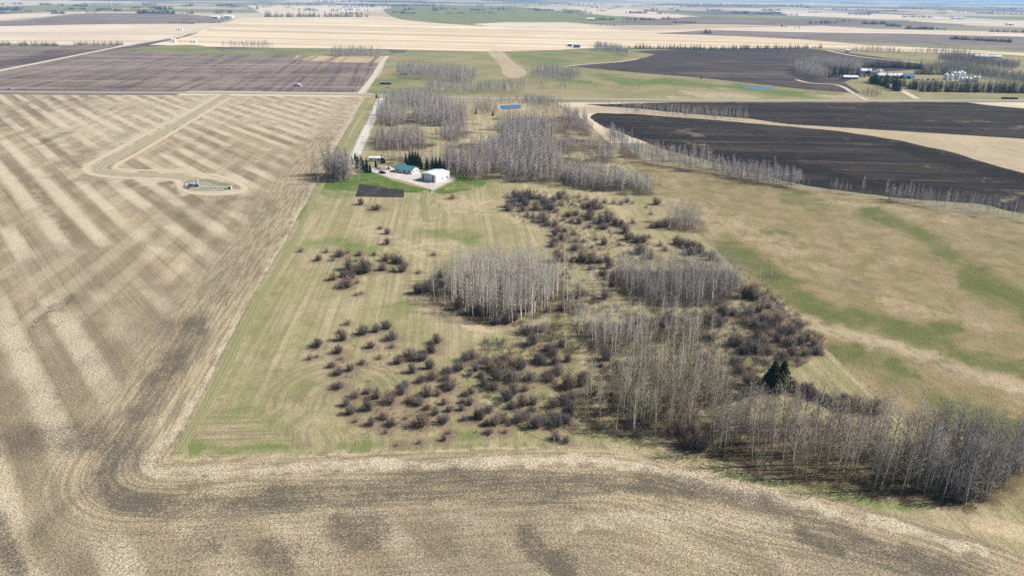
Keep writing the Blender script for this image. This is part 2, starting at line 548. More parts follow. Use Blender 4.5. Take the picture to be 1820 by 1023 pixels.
# one sheet to the horizon
V = []
ys = [-1500, -300, 0, 300, 900, 2500, 6000, 14000, 30000, 62000]
xs = [-45000, -15000, -5000, -1500, 0, 1500, 5000, 15000, 45000]
for y in ys:
    for x in xs:
        V.append((x, y, 0))
nx = len(xs)
Fq = [(j * nx + i, j * nx + i + 1, (j + 1) * nx + i + 1, (j + 1) * nx + i) for j in range(len(ys) - 1) for i in range(nx - 1)]
tag(link('ground', mesh_from('ground', V, Fq, m_far)), 'wide prairie plain of distant fields running to the horizon', 'ground', None, 'structure')

# ------------------------------------------------------------------ vegetation meshes
def frame(d):
    d = d / (np.linalg.norm(d) + 1e-9)
    a = np.array([0, 0, 1.0]) if abs(d[2]) < .9 else np.array([1.0, 0, 0])
    u = np.cross(d, a)
    u /= np.linalg.norm(u)
    return u, np.cross(d, u)

class Tubes:
    def __init__(self):
        self.V, self.F, self.n = [], [], 0
    def tube(self, pts, rads, sides=3, tip=True):
        pts = np.asarray(pts, float)
        k = len(pts)
        st = self.n
        ang = np.arange(sides) * 2 * math.pi / sides
        for i in range(k):
            d = pts[min(i + 1, k - 1)] - pts[max(i - 1, 0)]
            if i == k - 1 and tip:
                self.V.append(pts[i][None])
                self.n += 1
                break
            u, v = frame(d)
            ring = pts[i] + rads[i] * (np.cos(ang)[:, None] * u + np.sin(ang)[:, None] * v)
            self.V.append(ring)
            self.n += sides
        rings = k - 1 if tip else k
        for i in range(rings - 1):
            for j in range(sides):
                a, b = st + i * sides + j, st + i * sides + (j + 1) % sides
                self.F.append((a, b, b + sides))
                self.F.append((a, b + sides, a + sides))
        if tip:
            b0 = st + (rings - 1) * sides
            for j in range(sides):
                self.F.append((b0 + j, b0 + (j + 1) % sides, st + rings * sides))
    def arrays(self):
        return np.vstack(self.V), np.array(self.F, np.int64)

def aspen(seed, h, nbr, ntw, thick=1.0, sides=5, clear=.38, spread=.13, droop=.6, twig=1.0):
    """bare upright poplar: returns trunk arrays and crown arrays"""
    r = random.Random(seed)
    T, C = Tubes(), Tubes()
    lean = np.array([r.uniform(-.03, .03), r.uniform(-.03, .03)])
    bend = r.uniform(-.25, .25)
    def axis(t):
        return np.array([lean[0] * h * t + bend * math.sin(t * 2.6), lean[1] * h * t + .7 * bend * math.sin(t * 3.4 + 1), h * t])
    ts = [0, .03, .25, .5, .75, 1.0]
    T.tube([axis(t) - np.array([0, 0, .15 if t == 0 else 0]) for t in ts], [thick * q for q in (.17, .125, .105, .08, .05, .015)], sides)
    for i in range(nbr):
        t = clear + (0.985 - clear) * ((i + r.random()) / nbr) ** .85
        az = i * 2.4 + r.uniform(-.5, .5)
        L = h * (spread * (1.15 - t) / (1.15 - clear) * r.uniform(.75, 1.3) + .055)
        up = r.uniform(.45, 1.15) * (.55 + t * droop)
        d0 = np.array([math.cos(az), math.sin(az), up])
        d0 /= np.linalg.norm(d0)
        p0 = axis(t)
        p1 = p0 + d0 * L * .5
        d1 = d0 + np.array([0, 0, .35])
        d1 /= np.linalg.norm(d1)
        p2 = p1 + d1 * L * .55
        rb = thick * twig * (.018 + .022 * (1 - t))
        C.tube([p0, p1, p2], [rb, rb * .7, rb * .3], 3)
        for j in range(ntw):
            s = r.uniform(.25, 1.0)
            q0 = p0 + (p1 - p0) * min(1, s * 2) if s < .5 else p1 + (p2 - p1) * (s - .5) * 2
            dd = d1 + np.array([r.uniform(-.8, .8), r.uniform(-.8, .8), r.uniform(-.2, .6)])
            dd /= np.linalg.norm(dd)
            C.tube([q0, q0 + dd * L * r.uniform(.25, .5)], [rb * .8, 0], 3)
    return T.arrays(), C.arrays()

def far_aspen(seed, h, nbr, thick):
    r = random.Random(seed)
    T, C = Tubes(), Tubes()
    lx, ly = r.uniform(-.5, .5), r.uniform(-.5, .5)
    T.tube([(0, 0, -.1), (lx * .5, ly * .5, h * .5), (lx, ly, h)], [.11 * thick, .08 * thick, 0], 3)
    for i in range(nbr):
        t = .22 + .75 * (i + r.random()) / nbr
        az = i * 2.4 + r.random()
        L = h * (.06 + .16 * (1 - t) * r.uniform(.7, 1.3))
        p0 = np.array([lx * t, ly * t, h * t])
        d = np.array([math.cos(az), math.sin(az), r.uniform(.6, 1.5)])
        C.tube([p0, p0 + d / np.linalg.norm(d) * L * 1.5], [.075 * thick, 0], 3)
        d = d + np.array([r.uniform(-.8, .8), r.uniform(-.8, .8), .3])
        C.tube([p0 + d * L * .2, p0 + d / np.linalg.norm(d) * L * 1.3], [.065 * thick, 0], 3)
    return T.arrays(), C.arrays()

def shrub(seed, w, h, nst, ntw, rad_=.022):
    """many-stemmed bare bush with a rounded, ragged outline"""
    r = random.Random(seed)
    S, C = Tubes(), Tubes()
    for i in range(nst):
        az = r.random() * 6.283
        q = math.sqrt(r.random())
        bx, by = r.gauss(0, w * .09), r.gauss(0, w * .09)
        ex, ey = math.cos(az) * q * w * .5 * r.uniform(.75, 1.1), math.sin(az) * q * w * .5 * r.uniform(.75, 1.1)
        top = h * (math.sqrt(max(0.08, 1 - .8 * q * q))) * r.uniform(.7, 1.05)
        p0, p2 = np.array([bx, by, -.05]), np.array([ex, ey, top])
        p1 = p0 + (p2 - p0) * .5 + np.array([ex * .12, ey * .12, -.05 * h])
        S.tube([p0, p1, p2], [rad_ * 1.5, rad_ * 1.0, rad_ * .4], 3)
        for j in range(ntw):
            s = r.uniform(.3, 1.0)
            b = p0 + (p1 - p0) * s * 2 if s < .5 else p1 + (p2 - p1) * (s * 2 - 1)
            d = (p2 - p1) / (np.linalg.norm(p2 - p1) + 1e-6) + np.array([r.uniform(-1, 1), r.uniform(-1, 1), r.uniform(-.35, .8)])
            d /= np.linalg.norm(d)
            C.tube([b, b + d * h * r.uniform(.16, .36)], [rad_ * .85, 0], 3)
    return S.arrays(), C.arrays()

def spruce(seed, h, w, whorls, per):
    r = random.Random(seed)
    T, C = Tubes(), Tubes()
    T.tube([(0, 0, -.1), (0, 0, h * .5), (0, 0, h)], [.017 * h, .011 * h, 0], 5)
    V, F, n = [], [], 0
    for i in range(whorls):
        t = .06 + .93 * (i / whorls) ** .95
        R = w * .5 * (1 - t) ** .8 * r.uniform(.85, 1.12) + .06
        for j in range(per):
            az = j * 6.283 / per + i * .7 + r.uniform(-.3, .3)
            L = R * r.uniform(.7, 1.15)
            z0 = h * t + r.uniform(-.15, .15)
            dx, dy = math.cos(az), math.sin(az)
            wd = L * r.uniform(.28, .45)
            zt = z0 - L * r.uniform(.12, .45)
            px, py = -dy * wd * .5, dx * wd * .5
            mx, my = dx * L * .55, dy * L * .55
            zm = z0 - L * .1
            V += [(0, 0, z0 + L * .10), (mx + px, my + py, zm - wd * .3), (dx * L, dy * L, zt), (mx - px, my - py, zm - wd * .3), (mx * 1.05, my * 1.05, zm + wd * .22), (mx, my, zm - wd * .35)]
            F += [(n, n + 1, n + 4), (n + 1, n + 2, n + 4), (n + 2, n + 3, n + 4), (n + 3, n, n + 4), (n, n + 5, n + 1), (n + 1, n + 5, n + 2), (n + 2, n + 5, n + 3), (n + 3, n + 5, n)]
            n += 6
    return T.arrays(), (np.array(V), np.array(F, np.int64))

def twig_mat(name, c1, c2, attr=None):
    t = NT(name)
    if attr:
        col = t.attr(attr)
    else:
        oi = t.n('ShaderNodeObjectInfo')
        col = t.mix(oi.outputs['Random'], c1, c2)
        col = t.mix(1.0, col, oi.outputs['Color'], 'MULTIPLY')
    n = t.noise(t.n('ShaderNodeTexCoord').outputs['Object'], .9, 3.0, dim='3D')
    x = t.n('ShaderNodeVectorMath', operation='SCALE')
    t.put(x.inputs[0], col)
    t.put(x.inputs['Scale'], t.math('ADD', .7, t.math('MULTIPLY', n, .6)))
    return t.done(x.outputs[0])

def bark_mat():
    t = NT('aspen_bark')
    oc = t.n('ShaderNodeTexCoord').outputs['Object']
    oi = t.n('ShaderNodeObjectInfo')
    col = t.mix(oi.outputs['Random'], (.56, .52, .45), (.36, .33, .285))
    col = t.mix(1.0, col, oi.outputs['Color'], 'MULTIPLY')
    n = t.noise(t.mapping(oc, (1.2, 1.2, 3.2)), 1.0, 4.0, .7, dim='3D')
    s = t.n('ShaderNodeSeparateXYZ')
    t.put(s.inputs[0], oc)
    low = t.step(s.outputs[2], 4.5, .5)
    col = t.mix(t.math('MULTIPLY', t.step(t.math('ADD', n, t.math('MULTIPLY', low, .16)), .54, .68), .8), col, (.085, .075, .065))
    return t.done(col)

m_bark = bark_mat()
m_twig = twig_mat('aspen_twigs', (.27, .245, .215), (.18, .165, .148))
m_stufftwig = twig_mat('aspen_stand_wood', None, None, 'tint')
m_shstem = twig_mat('shrub_stems', (.135, .115, .10), (.10, .087, .08))
m_shtwig = twig_mat('shrub_twigs', (.135, .118, .106), (.085, .075, .070))
m_spruce_bark = plain('spruce_bark', (.10, .075, .055), .9, .1)
def needle_mat():
    t = NT('spruce_needles')
    oi = t.n('ShaderNodeObjectInfo')
    n = t.noise(t.n('ShaderNodeTexCoord').outputs['Object'], .5, 4.0, .7, dim='3D')
    c = t.mix(oi.outputs['Random'], (.014, .030, .012), (.024, .044, .016))
    c = t.mix(t.step(n, .45, .7), c, (.042, .066, .022))
    return t.done(c)
m_needle = needle_mat()

HI = [aspen(100 + i, 15.0, 38, 6, 1.3, 5, random.uniform(.22, .40), random.uniform(.16, .23), twig=1.35) for i in range(12)]
MID = [aspen(200 + i, 15.0, 30, 5, .95, 3, random.uniform(.18, .40), random.uniform(.115, .175), twig=1.45) for i in range(10)]
FAR = [far_aspen(300 + i, 15.0, 18, 1.5) for i in range(6)]
SHR = [shrub(400 + i, 4.0, random.uniform(2.6, 3.5), 64, 10, .03) for i in range(10)]
SHRLO = [shrub(450 + i, 4.0, 2.9, 26, 6, .04) for i in range(4)]
SPR = [spruce(500 + i, 12.0, random.uniform(4.8, 6.0), 26, 13) for i in range(5)]
SPRLO = [spruce(550 + i, 10.0, 4.8, 12, 9) for i in range(3)]
def me_pair(A, n1, n2, m1, m2):
    return mesh_from(n1, A[0][0], A[0][1], m1), mesh_from(n2, A[1][0], A[1][1], m2)
HI_ME = [me_pair(a, 'trunk', 'crown', m_bark, m_twig) for a in HI]
SHR_ME = [me_pair(a, 'stem', 'crown', m_shstem, m_shtwig) for a in SHR]
SPR_ME = [me_pair(a, 'trunk', 'crown', m_spruce_bark, m_needle) for a in SPR]
SPRLO_ME = [mesh_from('spruce_tree', a[1][0], a[1][1], m_needle) for a in SPRLO]

def plant(name, pair, parts, x, y, s, rz, color=(1, 1, 1, 1), sz=None, tilt=(0, 0)):
    e = bpy.data.objects.new(name, None)
    e.empty_display_size = .3
    e.location = (x, y, 0)
    e.rotation_euler = (tilt[0], tilt[1], rz)
    e.scale = (s, s, sz or s)
    COL.objects.link(e)
    for nm, me in zip(parts, pair):
        c = bpy.data.objects.new(nm, me)
        c.parent = e
        c.color = color
        COL.objects.link(c)
    return e

class Stuff:
    """many plants joined into one mesh, each with its own tint"""
    def __init__(self):
        self.V, self.F, self.C, self.n = [], [], [], 0
    def add(self, arr, x, y, s, rz, col, sz=None, tilt=(0, 0)):
        Vv, F = arr
        c, sn = math.cos(rz), math.sin(rz)
        q = np.empty_like(Vv)
        q[:, 0] = (Vv[:, 0] * c - Vv[:, 1] * sn) * s + x
        q[:, 1] = (Vv[:, 0] * sn + Vv[:, 1] * c) * s + y
        q[:, 2] = Vv[:, 2] * (sz or s)
        q[:, 0] += q[:, 2] * tilt[0]
        q[:, 1] += q[:, 2] * tilt[1]
        self.V.append(q.astype(np.float32))
        self.F.append(F + self.n)
        self.C.append(np.tile(np.array([*col, 1], np.float32), (len(q), 1)))
        self.n += len(q)
    def build(self, name, mat, label, cat):
        me = mesh_from(name, np.vstack(self.V), np.vstack(self.F), mat)
        at = me.color_attributes.new('tint', 'FLOAT_COLOR', 'POINT')
        at.data.foreach_set('color', np.vstack(self.C).ravel())
        return tag(link(name, me), label, cat, None, 'stuff')

def scatter(poly, spacing, seed=0, smooth=True, fill=1.0):
    P = GA(catmull(poly, True, 4) if smooth else poly)
    r = np.random.default_rng(seed)
    x0, y0 = P.min(0)
    x1, y1 = P.max(0)
    gx, gy = np.meshgrid(np.arange(x0, x1, spacing), np.arange(y0, y1, spacing))
    q = np.column_stack([gx.ravel(), gy.ravel()]) + r.uniform(-.48, .48, (gx.size, 2)) * spacing
    q = q[inside(q, P)]
    if fill < 1:
        q = q[(vnoise(q, spacing * 3.2, seed) * .6 + r.random(len(q)) * .4) < fill]
    return q

# ------------------------------------------------------------------ where the trees stand (base outlines, photo pixels)
WARM, GREY, BLUE, PALE, YEL, MAUVE = (1.12, 1.08, 1.02), (1.0, .98, .95), (.80, .82, .90), (1.28, 1.25, 1.22), (1.08, 1.04, .88), (.95, .86, .84)
STANDS = [
    # name, outline, spacing, height, tint, fill
    ('poplar row along lower right field', [(1262, 792), (1330, 836), (1440, 858), (1520, 870), (1600, 884), (1650, 885), (1640, 800), (1560, 772), (1440, 755), (1330, 755)], 3.4, 14.5, WARM, .97),
    ('gap trees left of the poplar row', [(1150, 752), (1190, 790), (1255, 806), (1330, 800), (1345, 765), (1300, 715), (1240, 712), (1190, 735)], 4.6, 11.5, (1.0, .95, .84), .8),
    ('blue-grey thicket at lower right', [(1620, 862), (1680, 895), (1735, 900), (1780, 872), (1815, 840), (1805, 812), (1720, 796), (1640, 792)], 2.35, 13.5, (.85, .87, .93), 1),
    ('straw-coloured stand right of centre', [(1082, 690), (1098, 752), (1140, 776), (1195, 768), (1255, 735), (1295, 690), (1285, 660), (1230, 640), (1150, 645), (1100, 660)], 3.0, 12.3, YEL, .86),
    ('pale clump behind straw-coloured stand', [(1018, 585), (1045, 612), (1100, 630), (1150, 622), (1165, 600), (1130, 580), (1080, 576), (1035, 574)], 2.5, 10, PALE, 1),
    ('group before the bluish stand', [(1135, 585), (1180, 605), (1220, 622), (1262, 612), (1255, 580), (1215, 566), (1160, 568)], 3.0, 10.5, (1.1, 1.06, 1.0), .7),
    ('loose group left of straw-coloured stand', [(1000, 690), (1010, 735), (1075, 760), (1085, 700), (1050, 670)], 6.5, 12, YEL, .6),
    ('bluish aspen stand beside the east fence', [(1088, 500), (1130, 532), (1200, 548), (1265, 542), (1308, 520), (1318, 500), (1280, 486), (1180, 484), (1105, 484)], 2.4, 11, (.92, .92, .93), 1),
    ('round aspen grove in the centre', [(795, 520), (815, 550), (860, 572), (905, 576), (950, 562), (985, 535), (990, 510), (960, 492), (900, 484), (840, 488), (805, 500)], 2.45, 14, PALE, 1),
    ('thin aspens left of the round grove', [(762, 505), (775, 528), (800, 525), (790, 495)], 3.2, 10, GREY, .8),
    ('thin aspens right of the round grove', [(985, 500), (1000, 560), (1030, 560), (1060, 535), (1095, 535), (1080, 515), (1030, 520), (1015, 490)], 4.2, 11, PALE, .75),
    ('low aspens front of the pale clump', [(930, 590), (950, 605), (985, 600), (975, 575)], 4.0, 9, GREY, .7),
    ('grey clump on the east fence', [(1180, 405), (1222, 412), (1244, 408), (1240, 392), (1200, 388)], 2.1, 10, GREY, 1),
    ('big grey willow clump beside the lawn', [(580, 318), (600, 325), (624, 323), (626, 314), (605, 308), (582, 310)], 2.0, 16.5, (.98, .92, .86), 1),
    ('aspens behind the white shop', [(785, 296), (805, 310), (835, 321), (862, 320), (872, 305), (850, 292), (800, 286)], 2.9, 13.5, MAUVE, .95),
    ('large aspen wood', [(842, 284), (880, 305), (900, 322), (935, 326), (985, 326), (1000, 310), (990, 285), (965, 268), (905, 262), (860, 270)], 3.3, 14, (1.0, .95, .93), .9),
    ('aspen strip by the trail', [(995, 322), (1020, 334), (1070, 341), (1110, 338), (1112, 322), (1050, 312), (1005, 310)], 2.9, 11, GREY, .95),
    ('aspen knot by the trail', [(1118, 332), (1135, 347), (1160, 347), (1152, 333), (1130, 322)], 2.6, 10, GREY, 1),
    ('mauve wood behind the yard', [(662, 258), (680, 266), (740, 268), (757, 258), (740, 246), (680, 246)], 3.2, 12.5, MAUVE, 1),
    ('aspens near the drive', [(668, 214), (680, 224), (715, 224), (722, 212), (700, 202), (676, 202)], 3.5, 13, GREY, .95),
    ('aspen wood north of the yard', [(735, 212), (745, 222), (790, 226), (830, 218), (820, 204), (770, 200), (740, 202)], 3.6, 15, (1.05, 1.0, .98), 1),
    ('aspen clump by the clearing', [(782, 245), (800, 252), (830, 246), (828, 234), (795, 232)], 3.4, 12, GREY, .9),
    ('aspen wood at the drive mouth', [(685, 180), (700, 196), (760, 198), (800, 192), (770, 180), (720, 176)], 4.2, 13, GREY, 1),
    ('aspens by the clearing edge', [(890, 262), (900, 275), (960, 270), (975, 250), (930, 240), (900, 245)], 3.4, 12, GREY, .9),
    ('aspens by the dugout', [(840, 196), (850, 204), (880, 204), (885, 196), (860, 190)], 3.6, 9, MAUVE, 1),
    ('aspens right of the dugout', [(930, 180), (940, 188), (985, 190), (980, 182), (950, 178)], 4.0, 9, BLUE, 1),
    ('poplars by the black field tip', [(1000, 215), (1020, 232), (1045, 240), (1050, 225), (1020, 205)], 3.6, 10, MAUVE, .9),
    ('bushes in the middle pasture', [(985, 260), (995, 270), (1020, 268), (1018, 256), (1000, 254)], 3.0, 8, MAUVE, 1),
    ('bushes beside the trail', [(1040, 260), (1045, 266), (1065, 266), (1062, 258)], 2.6, 8, MAUVE, 1),
    ('pale aspens beside the trail', [(1060, 285), (1070, 291), (1095, 291), (1092, 280), (1070, 276)], 3.0, 10, GREY, 1),
    ('hedgerow along the black field', [(1075, 245), (1100, 268), (1130, 288), (1150, 290), (1120, 265), (1090, 240)], 3.6, 11, BLUE, .95),
    ('hedgerow poplars', [(1150, 292), (1180, 300), (1225, 306), (1262, 302), (1258, 290), (1210, 282), (1160, 272)], 4.2, 11, GREY, .75),
    ('hedgerow thicket', [(1268, 310), (1300, 320), (1360, 330), (1415, 334), (1420, 326), (1360, 314), (1275, 298)], 2.8, 10, (.95, .94, .97), 1),
    ('hedgerow saplings', [(1476, 342), (1500, 347), (1512, 347), (1508, 341), (1480, 336)], 3.6, 7, GREY, 1),
    ('fence line poplars', [(1570, 360), (1640, 368), (1700, 376), (1780, 385), (1822, 392), (1825, 382), (1780, 376), (1690, 364), (1590, 352)], 3.2, 9.5, (.92, .94, 1.0), .85),
    ('black field poplars', [(1110, 205), (1180, 211), (1260, 216), (1325, 217), (1320, 209), (1240, 203), (1150, 197)], 6.0, 10, GREY, .65),
    ('bare yard trees behind the house', [(686, 289), (700, 297), (716, 296), (740, 290), (790, 302), (785, 288), (730, 281), (700, 279)], 4.0, 9, (.95, .86, .78), .55),
    ('mauve scrub in the draw', [(880, 206), (950, 198), (1010, 205), (1050, 240), (1090, 275), (1060, 300), (1010, 296), (985, 250), (930, 232)], 4.6, 6.5, MAUVE, .58),
    ('grey scrub north of the dugout', [(700, 178), (800, 178), (900, 180), (1000, 188), (1010, 200), (960, 196), (850, 184)], 5.5, 8, MAUVE, .5),
    ('scrub along the black field', [(1060, 228), (1110, 255), (1200, 285), (1300, 308), (1420, 334), (1430, 327), (1290, 296), (1180, 268), (1100, 240)], 4.2, 6, (.9, .85, .85), .6),
    ('saplings by the clearing', [(740, 262), (790, 262), (840, 275), (900, 262), (960, 240), (920, 232), (860, 255), (800, 248)], 4.6, 8, MAUVE, .52),
    ('wood above the clearing', [(880, 232), (915, 244), (960, 250), (990, 240), (960, 222), (910, 218)], 3.6, 11, GREY, .8),
    ('saplings between road and dugout', [(1040, 190), (1120, 196), (1240, 208), (1330, 216), (1300, 206), (1200, 196), (1100, 187)], 4.5, 7, GREY, .55),
    ('dark scrub beyond the road', [(760, 150), (900, 156), (1000, 160), (1000, 152), (900, 148), (800, 144)], 5.5, 8, (.7, .7, .74), .5),
    ('wood across the road', [(705, 130), (720, 140), (770, 143), (820, 148), (850, 144), (830, 133), (770, 125), (720, 124)], 5.0, 14, GREY, 1),
    ('roadside aspens', [(752, 162), (770, 168), (830, 168), (900, 168), (930, 163), (880, 158), (800, 160), (770, 155)], 5.5, 12, BLUE, .9),
    ('roadside willows', [(700, 172), (740, 176), (760, 176), (740, 168)], 4.5, 11, GREY, 1),
    ('far aspens by the fan', [(945, 132), (955, 140), (1000, 145), (1030, 140), (1020, 130), (970, 126)], 5.0, 11, BLUE, .95),
    ('creek willows', [(985, 150), (1040, 156), (1100, 161), (1180, 164), (1280, 166), (1270, 160), (1150, 157), (1060, 150), (1000, 145)], 8.5, 5.5, (.62, .58, .60), .5),
    ('roadside brush', [(860, 181), (920, 183), (1000, 186), (990, 181), (930, 178)], 4.5, 6, (.7, .62, .62), .9),
    ('far aspen clump left of the lane', [(585, 99), (600, 101), (650, 103), (680, 103), (676, 99), (620, 96)], 6.0, 16, GREY, 1),
    ('far aspen belt', [(390, 84), (440, 86), (482, 86), (480, 83), (430, 82)], 7.0, 13, GREY, 1),
    ('far aspen spur', [(1055, 90), (1080, 94), (1110, 99), (1118, 97), (1090, 89), (1065, 86)], 5.5, 15, BLUE, 1),
    ('wood round the right farm', [(1408, 125), (1420, 135), (1452, 141), (1470, 138), (1450, 128), (1425, 119)], 3.6, 14, GREY, 1),
    ('wood behind the right farm', [(1430, 115), (1450, 121), (1500, 126), (1528, 126), (1525, 118), (1470, 112)], 3.8, 13, GREY, 1),
    ('scrub by the right farm', [(1430, 165), (1460, 170), (1520, 172), (1540, 168), (1500, 163), (1440, 160)], 6, 6, MAUVE, .8),
    ('willows by the farm lane', [(1532, 170), (1550, 174), (1566, 172), (1560, 167), (1540, 166)], 4, 9, (.9, .85, .62), 1),
    ('shelterbelt poplars of the right farm', [(1625, 160), (1700, 163), (1780, 165), (1830, 166), (1830, 161), (1760, 158), (1680, 156), (1630, 154)], 3.6, 11, (.42, .50, .42), 1),
    ('grey belt behind the bins', [(1640, 128), (1690, 130), (1740, 139), (1790, 147), (1830, 152), (1830, 143), (1770, 133), (1710, 120), (1650, 122)], 4.2, 12, (.62, .64, .60), 1),
    ('grey wood by the far homestead', [(1665, 108), (1700, 116), (1760, 122), (1800, 126), (1810, 120), (1760, 112), (1700, 103)], 5.2, 13, (.55, .53, .58), 1),
    ('grey belt by the far homestead', [(1505, 92), (1560, 95), (1600, 96), (1600, 93), (1550, 90)], 8, 11, (.8, .72, .66), 1),
    ('dark belt by the far homestead', [(1625, 96), (1680, 97), (1720, 98), (1720, 95), (1680, 93), (1640, 93)], 8, 11, (.55, .55, .58), 1),
]
ASP = []          # x, y, h, tint, stand
for si, (nm, poly, sp, hh, tint, fill) in enumerate(STANDS):
    for x, y in scatter(poly, sp, 50 + si, True, fill):
        if si >= 6 and random.random() < .14:
            x, y = x + random.gauss(0, 7), y + random.gauss(0, 8)
        ASP.append((x, y, hh * (random.uniform(.84, 1.16) if random.random() < .8 else random.uniform(.45, .85)), tint, si, depth((x, y))))
# lone poplars and saplings traced one by one: pixel of the foot, height in metres
for px, py, hh, tint in [(1531, 345, 11, PALE), (1120, 762, 11, YEL), (1095, 770, 12, YEL), (1060, 640, 9, GREY), (1005, 620, 8, PALE), (1040, 735, 10, YEL),
                         (1290, 700, 9, GREY), (1240, 500, 11, PALE), (1345, 640, 8, GREY), (752, 300, 12, PALE), (1185, 142, 9, PALE), (1102, 152, 9, GREY), (1010, 110, 7, PALE)]:
    x, y = G(px, py)
    ASP.append((x, y, hh, tint, -1, depth((x, y))))
ASP.sort(key=lambda a: a[5])

# ------------------------------------------------------------------ shrubs (foot pixel, width in pixels)
ZB = zoomed([(90,215,95),(295,65,60),(240,120,40),(260,170,80),(230,255,90),(250,300,50),(35,300,60),(90,285,40),(190,350,70),(315,375,80),(395,330,70),(510,295,50),(400,130,80),(490,110,80),(560,90,90),(590,165,110),(455,220,80),(595,220,60),(235,400,80),(235,490,110),(720,280,100),(740,305,80),(640,325,80),(800,300,90),(860,250,100),(895,190,90),(850,360,90),(735,385,80),(790,450,90),(870,430,90),(970,390,100),(960,440,90),(940,480,80),(985,500,90),(840,540,100),(690,480,90),(660,530,110),(580,590,100),(720,590,90),(775,605,100),(490,560,90),(430,530,80),(345,555,80),(440,635,100),(290,610,70),(320,665,90),(345,720,50),(455,740,80),(540,700,90),(595,740,110),(800,745,140),(885,670,70),(940,725,90),(980,650,60),(950,600,70),(905,540,60),(830,635,60),(690,700,40),(550,795,50),(945,845,60),(975,800,50),(780,865,50),(625,880,36),(1050,370,110),(1130,290,80),(1090,310,90),(1160,375,80),(1120,410,60),(1250,360,110),(1230,320,80),(1340,310,90),(1410,340,110),(1330,390,110),(1460,360,100),(1400,440,120),(1300,440,100),(1520,440,100),(1280,500,90),(1220,480,70),(1200,420,70),(1420,530,110),(1370,570,100),(1470,610,110),(1540,600,90),(1490,510,80),(1120,530,80),(1090,545,70),(1120,600,80),(1070,590,60),(1065,640,60),(1080,710,60),(1190,700,90),(1240,650,80),(1160,690,60),(1230,740,70),(1290,740,100),(1340,720,80),(1250,795,80),(1360,795,50),(1380,745,50),(1320,695,70),(1400,630,70),(1440,720,110),(1500,700,110),(1560,760,120),(1590,720,90),(1540,650,80),(1700,840,80),(1770,855,70),(1700,740,130),(1770,730,100),(1790,680,100),(1680,620,90),(1750,600,120),(1800,560,100),(1780,480,90),(1650,440,100),(1700,400,120),(1600,330,110),(1570,310,80),(1670,270,110),(1640,240,100),(1540,200,110),(1500,125,110),(1600,110,90),(1740,215,80),(1780,310,80),(1690,330,90),(1290,60,60),(1370,55,70)], 540, 560, .2639)
ZA = zoomed([(590,25,40),(640,60,50),(635,130,60),(950,205,50),(320,210,100),(230,185,50),(370,190,50),(455,205,60),(550,205,40),(175,240,60),(275,240,50),(55,180,50),(430,245,40),(430,320,120),(500,320,110),(480,280,100),(380,300,80),(460,330,60),(630,240,70),(690,255,80),(730,260,70),(765,270,40),(610,305,90),(680,310,50),(740,315,80),(350,350,70),(275,370,70),(400,360,60),(370,420,110),(435,395,50),(330,400,50),(430,475,36),(465,465,36),(850,460,90),(910,450,90),(1110,570,100),(1240,600,90),(1310,610,80),(1380,665,90),(1450,655,100),(1500,640,80),(1580,580,80),(1680,500,70),(1000,420,80),(1000,350,90),(850,325,50)], 520, 400, .2639)
ZC = zoomed([(150,130,90),(190,160,100),(120,200,110),(220,190,80),(100,225,70),(200,230,70),(240,150,80),(280,140,70),(330,140,70),(300,220,100),(360,180,90),(410,220,90),(370,210,60),(430,160,70),(470,140,80),(500,105,60),(520,140,60),(490,190,60),(440,240,60),(280,280,60),(360,310,90),(380,335,80),(440,340,70),(240,270,50),(320,285,50),(540,270,90),(590,260,70),(560,310,60),(620,320,80),(500,300,50),(690,290,90),(700,270,80),(650,200,60),(690,210,80),(740,215,90),(780,210,60),(720,180,60),(820,240,40),(610,130,50),(620,165,40),(565,185,40),(670,150,60),(740,165,60),(810,170,60),(870,175,50),(930,180,50),(970,165,60),(1010,175,40),(780,320,90),(830,310,100),(800,360,90),(880,330,80),(920,340,80),(960,390,80),(950,350,60),(1010,320,60),(690,350,60),(460,380,70),(440,410,70),(490,440,80),(440,460,80),(420,490,70),(510,380,70),(580,400,60),(590,455,60),(590,515,80),(650,455,50),(740,440,50),(800,475,70),(710,500,40),(980,440,90),(1040,460,100),(1090,460,70),(1000,430,70),(920,480,40),(1060,540,100),(1090,520,60),(1040,550,60),(1140,580,90),(1210,485,60),(1250,520,60),(1130,425,50),(1190,180,80),(1110,205,30),(1145,255,40),(1200,350,90),(1150,350,60),(1250,345,70),(1340,440,60),(1330,470,70),(1370,480,80),(1410,500,90),(1460,480,90),(1500,490,60),(1400,540,60),(1440,550,70),(1500,545,80),(1540,560,70),(1590,585,90),(1640,595,50),(460,600,110),(500,590,70),(590,600,70),(640,600,90),(700,610,100),(770,610,90),(820,600,70),(840,650,80),(700,660,60),(520,695,60),(800,700,90),(870,730,100),(860,780,80),(330,880,80),(380,970,70),(500,960,110)], 880, 320, .2418)
